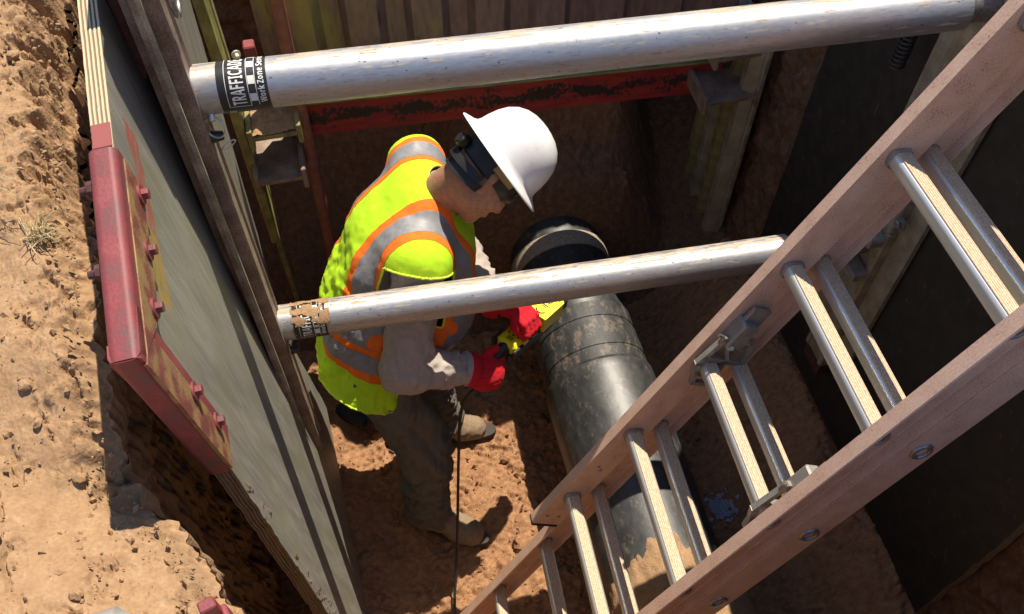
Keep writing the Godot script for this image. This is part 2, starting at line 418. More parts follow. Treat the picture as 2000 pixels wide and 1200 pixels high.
func noise(sd: int, freq: float, oct := 4, kind := "fbm") -> FastNoiseLite:
	var n := FastNoiseLite.new(); n.seed = sd; n.frequency = freq; n.fractal_octaves = oct
	n.noise_type = FastNoiseLite.TYPE_SIMPLEX_SMOOTH
	if kind == "ridge": n.fractal_type = FastNoiseLite.FRACTAL_RIDGED
	if kind == "cell":
		n.noise_type = FastNoiseLite.TYPE_CELLULAR; n.cellular_return_type = FastNoiseLite.RETURN_DISTANCE; n.fractal_octaves = 1
	return n

func piece(keys: Array, t: float) -> float:   # piecewise linear
	if t <= keys[0][0]: return keys[0][1]
	for i in keys.size() - 1:
		if t <= keys[i + 1][0]: return lerpf(keys[i][1], keys[i + 1][1], (t - keys[i][0]) / (keys[i + 1][0] - keys[i][0]))
	return keys[-1][1]

var n_big := noise(1, 2.2, 3)
var n_lump := noise(2, 9.0, 4)
var n_fine := noise(3, 45.0, 3)
var n_rid := noise(4, 11.0, 3, "ridge")
var n_cell := noise(5, 26.0, 1, "cell")
var n_cell2 := noise(6, 60.0, 1, "cell")
var n_mask := noise(7, 3.5, 2)

func floor_y(x: float, z: float) -> float:   # the bottom of the trench without its crumbs
	var u := -z
	var y := -2.0
	y += 0.13 * smoothstep(-0.12, -0.36, x)
	y += 0.36 * smoothstep(0.98, 1.40, x)
	y += 0.9 * smoothstep(2.12, 2.95, u) * (1.0 - 0.75 * smoothstep(1.0, 1.3, x)) + 0.56 * smoothstep(2.10, 2.25, u) * smoothstep(0.15, 0.5, x) * smoothstep(1.25, 0.95, x) * (1.0 - smoothstep(2.5, 2.95, u))
	y += 0.05 * smoothstep(1.3, 0.8, u)
	return y

func crumbs(x: float, y: float, z: float, rough: float) -> float:
	var c := n_cell.get_noise_3d(x, y, z); var c2 := n_cell2.get_noise_3d(x, y, z)
	return n_lump.get_noise_3d(x, y, z) * 0.014 * (0.3 + rough) + n_fine.get_noise_3d(x, y, z) * 0.0042 * (0.4 + rough) + rough * (maxf(0.0, -c - 0.52) * 0.030 + maxf(0.0, -c2 - 0.50) * 0.014) - rough * 0.006

func edge_x(u: float) -> float:   # where the left bank breaks off
	return piece([[-0.4, 0.42], [0.1, 0.12], [0.22, -0.10], [0.40, -0.235], [0.469, -0.281], [0.617, -0.355], [0.69, -0.422], [0.78, -0.44], [0.85, -0.447], [1.3, -0.49], [1.67, -0.53], [2.4, -0.56], [3.4, -0.58]], u)

func bank_y(x: float, u: float) -> float:   # the left bank without its crumbs
	var d := edge_x(u) - x
	var y := n_big.get_noise_2d(x, u) * 0.035 - 0.012 + 0.05 * smoothstep(1.0, 1.9, u) * smoothstep(0.02, 0.2, d)
	return y - 0.10 * smoothstep(1.0, 0.62, u) * smoothstep(0.30, 0.0, d)

func build_earth() -> void:
	# left bank: flat top, broken edge, face down into the trench
	var nu := 330; var nv := 560
	var top := 235
	var pts := PackedVector3Array(); pts.resize(nu * nv)
	for j in nv:
		var u := (lerpf(0.25, 2.05, (j - 60) / 450.0) if j >= 60 and j < 510 else (lerpf(-0.5, 0.246, j / 60.0) if j < 60 else lerpf(2.054, 3.4, (j - 510) / 49.0)))
		var ex := edge_x(u) + n_lump.get_noise_2d(u * 1.0, 3.0) * 0.030 + n_fine.get_noise_2d(u * 0.7, 8.0) * 0.012
		for i in nu:
			var p := Vector3.ZERO
			if i < top:
				var t := float(i) / (top - 1)
				var x := lerpf(-0.80, ex, t)
				var d := ex - x                               # distance from the break
				var near := smoothstep(0.20, 0.03, d)
				var rough := clampf(n_mask.get_noise_2d(x * 2.0, u * 1.6) * 1.5 - 0.05 + near * 0.75, 0.0, 1.0)
				var y := bank_y(x, u)
				y += crumbs(x, 0.0, u, rough * 0.8)
				var rd := n_rid.get_noise_2d(x * 1.3, u * 0.75)
				y -= maxf(0.0, rd - 0.45) * 0.045 * (0.10 + rough)
				y -= 0.05 * smoothstep(0.06, 0.0, d)
				# a broken gully along the sheet's back
				y -= 0.09 * smoothstep(1.05, 1.35, u) * smoothstep(0.10, 0.02, d + n_lump.get_noise_2d(x * 2.0, u * 2.0) * 0.05)
				p = Vector3(x, y, -u)
			else:
				var t := float(i - top + 1) / (nu - top)
				var y := lerpf(-0.03 - 0.12 * smoothstep(1.0, 0.62, u), -2.08, t)
				var bulge := n_lump.get_noise_3d(1.0, y * 0.8, u * 0.8) * 0.05 + n_fine.get_noise_3d(2.0, y * 0.5, u * 0.5) * 0.010
				p = Vector3(ex - 0.045 * smoothstep(0.02, 0.16, t) * smoothstep(0.3, 0.55, u) + bulge * 0.7 * smoothstep(0.0, 0.06, t) - 0.03 * smoothstep(0.75, 2.2, u) * t, y, -u)
			pts[j * nu + i] = p
	structure("left_bank", grid_mesh(pts, nu, nv, false), M.dry_earth)
	# floor, and the far heap in the earth colour darkened for shade
	for part in 2:
		nu = 360; nv = 430 if part == 0 else 150
		pts = PackedVector3Array(); pts.resize(nu * nv)
		for j in nv:
			var u := lerpf(0.0, 2.08, float(j) / (nv - 1)) if part == 0 else lerpf(2.075, 3.1, float(j) / (nv - 1))
			for i in nu:
				var x := lerpf(-0.72, 1.62, float(i) / (nu - 1))
				var rough := clampf(n_mask.get_noise_2d(x * 1.5 + 4.0, u * 1.5) * 1.4 + 0.75, 0.3, 1.3)
				pts[j * nu + i] = Vector3(x, floor_y(x, -u) + crumbs(x, 1.0, u, rough) * 1.25 + n_big.get_noise_2d(x, u + 9.0) * 0.03, -u)
		structure("trench_floor" if part == 0 else "earth_heap", grid_mesh(pts, nu, nv, false), M.red_earth if part == 0 else M.shaded_earth)
	# right wall of earth with its bank on top
	nu = 170; nv = 330
	pts = PackedVector3Array(); pts.resize(nu * nv)
	for j in nv:
		var u := lerpf(-0.4, 3.4, float(j) / (nv - 1))
		for i in nu:
			var t := float(i) / (nu - 1)
			var p := Vector3.ZERO
			if t < 0.75:
				var y := lerpf(-2.0, 0.12, t / 0.75)
				p = Vector3(1.43 + 0.03 * (y + 1.0) + n_lump.get_noise_3d(7.0, y, u) * 0.035 + n_fine.get_noise_3d(3.0, y * 0.6, u * 0.6) * 0.012 - 0.10 * smoothstep(-1.5, -2.0, y), y, -u)
			else:
				var s := (t - 0.75) / 0.25
				p = Vector3(1.47 + s * 1.1, 0.12 + n_lump.get_noise_2d(s * 2.0, u) * 0.05 + s * 0.9, -u)
			pts[j * nu + i] = p
	structure("right_bank", grid_mesh(pts, nu, nv, false), M.shaded_earth)
	# far end of the excavation behind the end shield, and the near end under the camera
	for e in 2:
		nu = 120; nv = 110
		pts = PackedVector3Array(); pts.resize(nu * nv)
		for j in nv:
			var y := lerpf(-2.1, 0.0, float(j) / (nv - 1))
			for i in nu:
				var x := lerpf(-0.8, 1.7, float(i) / (nu - 1))
				var d := n_lump.get_noise_3d(x, y, 5.0 + e) * 0.06 + n_fine.get_noise_3d(x * 0.5, y * 0.5, 9.0) * 0.01
				pts[j * nu + i] = Vector3(x, y, -2.80 + d) if e == 0 else Vector3(x, y, -0.10 + d)
		structure("far_bank" if e == 0 else "near_bank", grid_mesh(pts, nu, nv, e == 1), M.shaded_earth)
	# the ground all round
	var g := MB.new()
	var lo := -0.035
	for q in [[-60.0, -0.78, -60.0, 60.0], [2.45, 60.0, -60.0, 60.0], [-0.78, 2.45, -60.0, -2.81], [-0.78, 2.45, -0.12, 60.0]]:
		g.quad(Vector3(q[0], lo, q[3]), Vector3(q[1], lo, q[3]), Vector3(q[1], lo, q[2]), Vector3(q[0], lo, q[2]))
	structure("ground", g.build(), M.dry_earth)

func stones() -> void:   # loose grit and pebbles on the bank and on the floor
	rng.seed = 77
	for which in 2:
		var s := MB.new()
		for k in (2600 if which == 0 else 3600):
			var x: float; var y: float; var u: float; var r: float
			if which == 0:
				u = rng.randf_range(0.3, 1.95); x = edge_x(u) - 0.015 - pow(rng.randf(), 1.3) * 0.34
				y = bank_y(x, u) - 0.002
				r = 0.0012 + 0.0062 * pow(rng.randf(), 4.5)
			else:
				u = rng.randf_range(0.85, 2.1); x = rng.randf_range(-0.32, 1.2)
				y = floor_y(x, -u) + n_big.get_noise_2d(x, u + 9.0) * 0.03 - 0.004
				r = 0.0025 + 0.0125 * pow(rng.randf(), 5.0)
			var sq := Vector3(rng.randf_range(0.8, 1.3), rng.randf_range(0.55, 0.9), rng.randf_range(0.8, 1.3)) * r
			s.X = Transform3D(Basis.from_euler(Vector3(rng.randf() * 6, rng.randf() * 6, rng.randf() * 6)), Vector3(x, y + r * 0.2, -u))
			var v := [Vector3(1, 0, 0), Vector3(-1, 0, 0), Vector3(0, 1, 0), Vector3(0, -1, 0), Vector3(0, 0, 1), Vector3(0, 0, -1)]
			for i in 6: v[i] = v[i] * sq * rng.randf_range(0.75, 1.15)
			for f in [[0, 2, 4], [2, 1, 4], [1, 3, 4], [3, 0, 4], [2, 0, 5], [1, 2, 5], [3, 1, 5], [0, 3, 5]]: s.tri(v[f[0]], v[f[1]], v[f[2]])
		var o := obj("bank_grit" if which == 0 else "floor_clods", s.build(10.0), M.dry_earth if which == 0 else M.red_earth)
		tag(o, "loose sandy grit and pebbles scattered over the sunlit left bank" if which == 0 else "loose reddish clods and crumbs strewn over the trench floor", "gravel", "", "stuff")
	# the clods that can be told apart
	var at := [[-0.56, 0.86, .010], [-0.545, 0.80, .007], [-0.50, 0.72, .009], [-0.62, 1.62, .012], [-0.48, 0.52, .009], [-0.36, 0.44, .008], [-0.585, 0.62, .008]]
	for k in at.size():
		var b := clod(k + 3, at[k][2])
		var o := obj("stone", b, M.dry_earth, null, Transform3D(Basis(Vector3.UP, k * 1.3), Vector3(at[k][0], bank_y(at[k][0], at[k][1]) + 0.004, -at[k][1])))
		tag(o, ["pale stone lying on the bank left of the red corner guard's lower end", "small pale stone just below the larger stone on the left bank", "small tan stone beside the crumbling bank edge", "grey stone near the top left corner of the photo", "tan pebble near the broken bank lip above the galvanised tube", "pebble close to the red bar at the bank edge", "pale stone at the lower left of the bank"][k], "stone", "stones on the left bank")
	var fl := [[0.33, 1.16, .035], [0.40, 1.12, .022], [0.22, 1.02, .02], [0.34, 1.50, .018], [-0.12, 1.45, .018]]
	for k in fl.size():
		var o := obj("clod", clod(k + 20, fl[k][2]), M.red_earth, null, Transform3D(Basis(Vector3.UP, k * 2.1), Vector3(fl[k][0], floor_y(fl[k][0], -fl[k][1]) + 0.0, -fl[k][1])))
		tag(o, ["largest broken clod on the trench floor, beside the ladder's left rail", "clod of earth next to the largest clod, toward the pipe", "flat clod on the floor below the nearer boot's toe", "small clod on the sunlit floor right of the nearer leg", "pale clod on the sunlit floor left of the person's legs"][k], "clod", "clods on the trench floor")

func clod(sd: int, r: float) -> ArrayMesh:
	var nz := noise(sd, 1.0 / r * 0.8, 3)
	var s := MB.new()
	var n := 14; var m := 9
	var q := func(i: int, j: int) -> Vector3:
		var d := Vector3(sin(PI * j / m) * cos(TAU * i / n), cos(PI * j / m), sin(PI * j / m) * sin(TAU * i / n))
		return d * Vector3(1.15, 0.75, 0.95) * r * (1.0 + 0.45 * nz.get_noise_3dv(d * r))
	for j in m:
		for i in n: s.quad(q.call(i, j), q.call((i + 1) % n, j), q.call((i + 1) % n, j + 1), q.call(i, j + 1))
	return s.build(35.0)

# ------------------------------------------------------------------ the shored walls
func rect(x0: float, y0: float, x1: float, y1: float) -> PackedVector2Array:
	return PackedVector2Array([Vector2(x0, y0), Vector2(x1, y0), Vector2(x1, y1), Vector2(x0, y1)])

func bolt(called: String, parent: Node, at: Transform3D, m: Material, r := 0.011, h := 0.014) -> void:   # hexagon head on a washer, standing along +z
	var s := MB.new()
	s.X = Transform3D(Basis(Vector3.RIGHT, PI / 2), Vector3.ZERO)
	s.lathe(PackedVector2Array([Vector2(0, 0.004), Vector2(r * 1.7, 0.004), Vector2(r * 1.7, 0)]), 16)
	s.lathe(PackedVector2Array([Vector2(0, h + 0.004), Vector2(r * 0.85, h + 0.004), Vector2(r, h + 0.002), Vector2(r, 0.004)]), 6)
	obj(called, s.build(25.0), m, parent, at)

func ragged(n: int, amp: float, sd: int) -> PackedFloat32Array:
	var nz := noise(sd, 0.09, 4)
	var out := PackedFloat32Array()
	for i in n: out.append(nz.get_noise_1d(float(i)) * amp + nz.get_noise_1d(i * 7.0 + 500.0) * amp * 0.6)
	return out

# A sheet of plywood in its own axes: x across, -y down, +z the face. Its rim shows the plies, torn where far down.
func plywood(parent: Node, w: float, h: float, th: float, face: Material, torn_from: float, sd: int, lkeys := [[0.0, 0.0]], rkeys := [[0.0, 0.0]]) -> void:
	var n := 160
	var ra := ragged(n, 0.007, sd); var rb := ragged(n, 0.009, sd + 1); var rt := ragged(n, 0.0018, sd + 2)
	var left := func(i: int) -> float:
		return piece(lkeys, h * i / (n - 1)) + ra[i] * smoothstep(torn_from - 0.05, torn_from + 0.25, h * i / (n - 1)) + absf(ra[i]) * 0.1
	var right := func(i: int) -> float:
		return w + piece(rkeys, h * i / (n - 1)) + rb[i] * 0.8
	var f := MB.new(); var bk := MB.new()
	for i in n - 1:
		var y0 := -h * i / (n - 1); var y1 := -h * (i + 1) / (n - 1)
		var l0: float = left.call(i); var l1: float = left.call(i + 1); var r0: float = right.call(i); var r1: float = right.call(i + 1)
		f.quad(Vector3(l0, y0, 0), Vector3(l1, y1, 0), Vector3(r1, y1, 0), Vector3(r0, y0, 0), Vector2(l0 / w, -y0 / h), Vector2(l1 / w, -y1 / h), Vector2(r1 / w, -y1 / h), Vector2(r0 / w, -y0 / h))
		bk.quad(Vector3(r0, y0, -th), Vector3(r1, y1, -th), Vector3(l1, y1, -th), Vector3(l0, y0, -th))
	obj("sheet_face", f.build(20.0), face, parent)
	obj("sheet_back", bk.build(20.0), M.torn_wood, parent)
	# plies: seven thin layers along the top edge and down both sides, every other one proud
	var plies := 9
	for k in plies:
		var z0 := -th * k / plies; var z1 := -th * (k + 1) / plies
		var proud := 0.0022 if k % 2 == 0 else 0.0
		var s := MB.new(); var sides := [MB.new(), MB.new()]
		for i in n - 1:
			var x0 := w * i / (n - 1); var x1 := w * (i + 1) / (n - 1)
			var a := proud + rt[(i + k * 13) % n]; var b := proud + rt[(i + 1 + k * 13) % n]
			s.quad(Vector3(x0, a, z0), Vector3(x1, b, z0), Vector3(x1, b, z1), Vector3(x0, a, z1))
			if k < plies - 1: s.quad(Vector3(x0, a, z1), Vector3(x1, b, z1), Vector3(x1, -0.003, z1), Vector3(x0, -0.003, z1))
			s.quad(Vector3(x0, -0.003, z0), Vector3(x1, -0.003, z0), Vector3(x1, b, z0), Vector3(x0, a, z0))
			var y0 := -h * i / (n - 1); var y1 := -h * (i + 1) / (n - 1)
			for sd2 in 2:
				var e0: float = left.call(i) - proud - rt[(i + k * 29) % n] if sd2 == 0 else right.call(i) + proud + rt[(i + k * 17) % n] * 2.0
				var e1: float = left.call(i + 1) - proud - rt[(i + 1 + k * 29) % n] if sd2 == 0 else right.call(i + 1) + proud + rt[(i + 1 + k * 17) % n] * 2.0
				if sd2 == 0: sides[0].quad(Vector3(e0, y0, z0), Vector3(e0, y0, z1), Vector3(e1, y1, z1), Vector3(e1, y1, z0))
				else: sides[1].quad(Vector3(e0, y0, z1), Vector3(e0, y0, z0), Vector3(e1, y1, z0), Vector3(e1, y1, z1))
		obj("ply", s.build(20.0), M.ply_light if k % 2 == 0 else M.ply_dark, parent)
		for q in sides: obj("ply_edge", q.build(20.0), M.shaded_ply, parent)

# bent steel channel over one leg of a sheet's corner; x along the leg, y out of the sheet's edge, z the face side
func guard_leg(parent: Node, called: String, length: float, th: float, depth: float, t: Transform3D, m_edge: Material, m_face: Material, mitre: bool) -> MeshInstance3D:
	var s := MB.new()
	var o := 0.0065
	var prof := PackedVector2Array()
	for k in 5: prof.append(Vector2(o - 0.012 + 0.012 * sin(k * PI / 8.0), 0.010 - 0.012 + 0.012 * cos(k * PI / 8.0)))
	prof.append(Vector2(o, -0.02)); prof.append(Vector2(0.0015, -0.02)); prof.append(Vector2(0.0015, 0.0025)); prof.append(Vector2(-th - 0.0015, 0.0025)); prof.append(Vector2(-th - 0.0015, -depth)); prof.append(Vector2(-th - o, -depth))
	for k in 5: prof.append(Vector2(-th - o + 0.012 - 0.012 * cos(k * PI / 8.0), -0.002 + 0.012 * sin(k * PI / 8.0)))
	s.X = Transform3D(Basis(Vector3(0, 0, 1), Vector3(0, 1, 0), Vector3(-1, 0, 0)), Vector3.ZERO)
	s.extrude(prof, -length, 0.010)
	var e := obj(called, s.build(35.0), m_edge, parent, t)
	# the face flange, cut at 45 degrees at the corner
	var f := MB.new()
	var cut := depth if mitre else 0.02
	f.extrude(PackedVector2Array([Vector2(0.004, -0.0195), Vector2(length - 0.004, -0.0195), Vector2(length - 0.012, -depth * 0.8), Vector2(length - 0.04, -depth), Vector2(cut, -depth)]), 0.0015, 0.0085)
	obj("face_flange", f.build(20.0), m_face, e)
	return e

func build_left_wall() -> void:
	# ---- near sheet: grey worn plywood with red corner guards
	var p0 := Vector3(-0.335, 0.150, -0.752)
	var t := Vector3(-0.045, 0.18, -1.0).normalized()
	var dn := Vector3(0.040, -0.983, -0.179)
	dn = (dn - t * dn.dot(t)).normalized()
	var b := Basis(t, -dn, t.cross(-dn))
	var sheet := thing("plywood_sheet", "tall grey worn plywood sheet with a faded painted stripe on the left trench wall", "plywood sheet")
	sheet.transform = Transform3D(b, p0)
	plywood(sheet, 0.94, 2.10, 0.030, M.sheet_face, 0.42, 21, [[0.0, 0.0], [0.41, -0.039], [1.2, -0.20], [2.1, -0.35]], [[0.30, -0.06], [0.52, -0.20], [0.9, -0.24], [1.5, -0.30]])
	# splinters standing off the torn side edge
	var sp := MB.new()
	rng.seed = 5
	for k in 46:
		var y := -rng.randf_range(0.5, 1.9); var l := rng.randf_range(0.02, 0.075)
		var x := piece([[0.41, -0.039], [1.2, -0.20], [2.1, -0.35]], -y) + rng.randf_range(-0.004, 0.05)
		sp.tube(PackedVector3Array([Vector3(x, y, -0.003), Vector3(x - 0.004, y + l * 0.6, 0.003), Vector3(x - 0.002, y + l, 0.008 * rng.randf())]), PackedFloat32Array([0.0016, 0.0012, 0.0003]), 4)
	var spo := obj("splinters", sp.build(30.0), M.ply_light, sheet); spo.set_meta("kind", "stuff")
	# red end of the top plies beside the guard
	var rp := MB.new(); rp.X = Transform3D(Basis.IDENTITY, Vector3(0.365, 0.0015, -0.015))
	rp.box(Vector3(0.045, 0.007, 0.0285), 0.001)
	obj("red_painted_edge", rp.build(20.0), M.ply_red, sheet)
	var g := thing("corner_guard", "bright red steel corner guard bolted over the nearest corner of the grey plywood sheet", "corner guard", Vector3.ZERO, "red steel corner guards")
	g.transform = Transform3D(b, p0)
	guard_leg(g, "top_channel", 0.335, 0.030, 0.095, Transform3D(Basis.IDENTITY, Vector3(0, 0.003, 0)), M.red_paint, M.worn_red_yellow_paint, true)
	var side := Transform3D(Basis(Vector3.BACK, -0.095) * Basis(Vector3(0, -1, 0), Vector3(-1, 0, 0), Vector3(0, 0, -1)), Vector3(-0.003, 0, -0.030))
	guard_leg(g, "side_channel", 0.425, 0.030, 0.075, side, M.red_paint, M.worn_red_yellow_paint, true)
	var ff := MB.new()
	ff.X = Transform3D(Basis(Vector3.BACK, -0.095), Vector3.ZERO)
	ff.extrude(PackedVector2Array([Vector2(-0.012, -0.012), Vector2(0.020, -0.020), Vector2(0.050, -0.054), Vector2(0.048, -0.385), Vector2(0.028, -0.418), Vector2(-0.012, -0.418)]), 0.002, 0.0082)
	obj("side_flange", ff.build(20.0), M.worn_red_yellow_paint, g)
	for q in [[0.300, -0.072], [0.200, -0.074], [0.100, -0.070]]:
		bolt("bolt", g, Transform3D(Basis.IDENTITY, Vector3(q[0], q[1], 0.0085)), M.red_paint, 0.0095, 0.010)
	for q in [[0.024, -0.225], [0.012, -0.345]]:
		bolt("bolt", g, Transform3D(Basis.IDENTITY, Vector3(q[0], q[1], 0.0085)), M.red_paint, 0.0095, 0.010)
	for q in [[0.285, -0.042], [0.145, -0.045]]:   # their threaded ends at the back
		var s := MB.new(); s.X = Transform3D(Basis(Vector3.RIGHT, -PI / 2), Vector3(q[0], q[1] + 0.03, -0.038))
		s.lathe(PackedVector2Array([Vector2(0, 0.022), Vector2(0.006, 0.021), Vector2(0.007, 0.009), Vector2(0.013, 0.009), Vector2(0.013, 0.0)]), 8)
		obj("bolt_end", s.build(30.0), M.dark_red_iron, g)
	# far corner guard of the same sheet, in a darker red that paints in its shade
	var g2 := thing("corner_guard", "dark red corner guard on the grey sheet's far corner, beside the left rail", "corner guard", Vector3.ZERO, "red steel corner guards")
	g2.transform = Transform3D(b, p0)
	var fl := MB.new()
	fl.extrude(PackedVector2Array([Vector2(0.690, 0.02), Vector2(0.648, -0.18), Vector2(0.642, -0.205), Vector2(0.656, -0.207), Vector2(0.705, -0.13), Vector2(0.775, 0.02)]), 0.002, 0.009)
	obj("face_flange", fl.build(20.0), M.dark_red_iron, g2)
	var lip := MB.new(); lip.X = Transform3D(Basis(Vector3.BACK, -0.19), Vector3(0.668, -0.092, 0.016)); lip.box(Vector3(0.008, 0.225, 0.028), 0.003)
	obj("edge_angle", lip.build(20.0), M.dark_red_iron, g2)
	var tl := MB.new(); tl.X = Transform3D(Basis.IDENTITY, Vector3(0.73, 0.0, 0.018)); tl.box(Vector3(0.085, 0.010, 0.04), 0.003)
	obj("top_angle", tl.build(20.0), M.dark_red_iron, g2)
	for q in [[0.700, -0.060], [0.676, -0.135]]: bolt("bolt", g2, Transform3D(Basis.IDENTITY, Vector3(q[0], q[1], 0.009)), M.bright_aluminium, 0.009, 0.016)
	# ---- second sheet behind the rail
	var s2 := thing("plywood_sheet", "narrow grey plywood sheet with a ragged far edge behind the left shoring rail", "plywood sheet")
	s2.transform = Transform3D(Basis(Vector3(0.0, 0, -1), Vector3(0.035, 1, 0).normalized(), Vector3(0.0, 0, -1).cross(Vector3(0.035, 1, 0).normalized())), Vector3(-0.312, 0.22, -1.46))
	plywood(s2, 0.57, 1.85, 0.028, M.sheet_face, 0.2, 61)
	# ---- left rail: hat-shaped aluminium, face toward the trench
	var r := thing("shoring_rail", "upright brown dusty aluminium rail on the left wall, holding both struts' left ends", "shoring rail", Vector3(-0.287, 0, -1.43), "vertical shoring rails")
	hat_rail(r, 0.40, -1.42, 1.0)
	# pins and rings
	for q in [[-0.085, 0.030, 0.026], [-0.90, 0.006, 0.02]]:
		var s := MB.new(); s.X = Transform3D(Basis(Vector3.BACK, -PI / 2), Vector3(0.018, q[0], q[1]))
		s.lathe(PackedVector2Array([Vector2(0, 0.024), Vector2(0.009, 0.022), Vector2(0.011, 0.010), Vector2(0.013, 0.0)]), 14)
		obj("pin", s.build(40.0), M.dark_steel, r)
	for q in [[0.045, -0.105, 0.038, 0.016]]:
		obj("pin_ring", ring(q[3], 0.0016), M.bright_aluminium, r, Transform3D(Basis.from_euler(Vector3(0.5, 0.6, 0.2)), Vector3(q[0], q[1], q[2])))
	obj("lifting_loop", hook_loop(), M.grey_steel, r, Transform3D(Basis(Vector3.UP, PI * 0.5), Vector3(0.030, 0.205, 0.02)))

func ring(r: float, w: float) -> ArrayMesh:
	var p := PackedVector3Array()
	for k in 29: p.append(Vector3(cos(TAU * k / 28) * r, sin(TAU * k / 28) * r, 0))
	var s := MB.new(); s.tube(p, PackedFloat32Array([w]), 8, false, Vector3.BACK)
	return s.build(60.0)

func hook_loop() -> ArrayMesh:   # a rounded steel bail hanging from above
	var p := PackedVector3Array()
	p.append(Vector3(-0.030, 0.16, 0.0)); p.append(Vector3(-0.032, 0.03, 0.004))
	for k in 11: p.append(Vector3(-cos(PI * k / 10.0) * 0.032, 0.02 - sin(PI * k / 10.0) * 0.026, 0.006))
	p.append(Vector3(0.032, 0.03, 0.004)); p.append(Vector3(0.030, 0.16, 0.0))
	var s := MB.new(); s.tube(p, PackedFloat32Array([0.0055]), 10, true, Vector3.BACK)
	return s.build(60.0)

func hat_rail(r: Node3D, y1: float, y0: float, dir: float) -> void:   # dir +1: face toward +x
	var up := Transform3D(Basis(Vector3(dir, 0, 0), Vector3(0, 0, dir), Vector3(0, -1, 0)), Vector3.ZERO)   # profile x -> out of the wall, y -> along the wall, z -> down
	var a := MB.new(); a.X = up
	a.extrude(PackedVector2Array([Vector2(-0.046, -0.044), Vector2(-0.010, -0.044), Vector2(0.015, -0.036), Vector2(0.017, -0.033), Vector2(0.017, -0.026), Vector2(0.012, -0.022), Vector2(0.012, 0.030), Vector2(0.017, 0.034), Vector2(0.017, 0.046), Vector2(0.013, 0.050), Vector2(-0.046, 0.050)]), -y1, -y0)
	obj("face_channel", a.build(20.0), M.dusty_aluminium, r)
	for s in [-1.0, 1.0]:
		var w := MB.new(); w.X = up
		w.extrude(rect(-0.0205 if s > 0 else -0.0455, 0.051 if s > 0 else -0.070, -0.011 if s > 0 else -0.036, 0.100 if s > 0 else -0.051), -y1, -y0 - 0.02 * s)
		obj("wing", w.build(20.0), M.dusty_aluminium, r)
		var l := MB.new(); l.X = up
		l.extrude(rect(-0.0108 if s > 0 else -0.0358, 0.093 if s > 0 else -0.070, -0.002 if s > 0 else -0.027, 0.100 if s > 0 else -0.064), -y1, -y0 - 0.02 * s)
		obj("wing_lip", l.build(20.0), M.pale_aluminium, r)

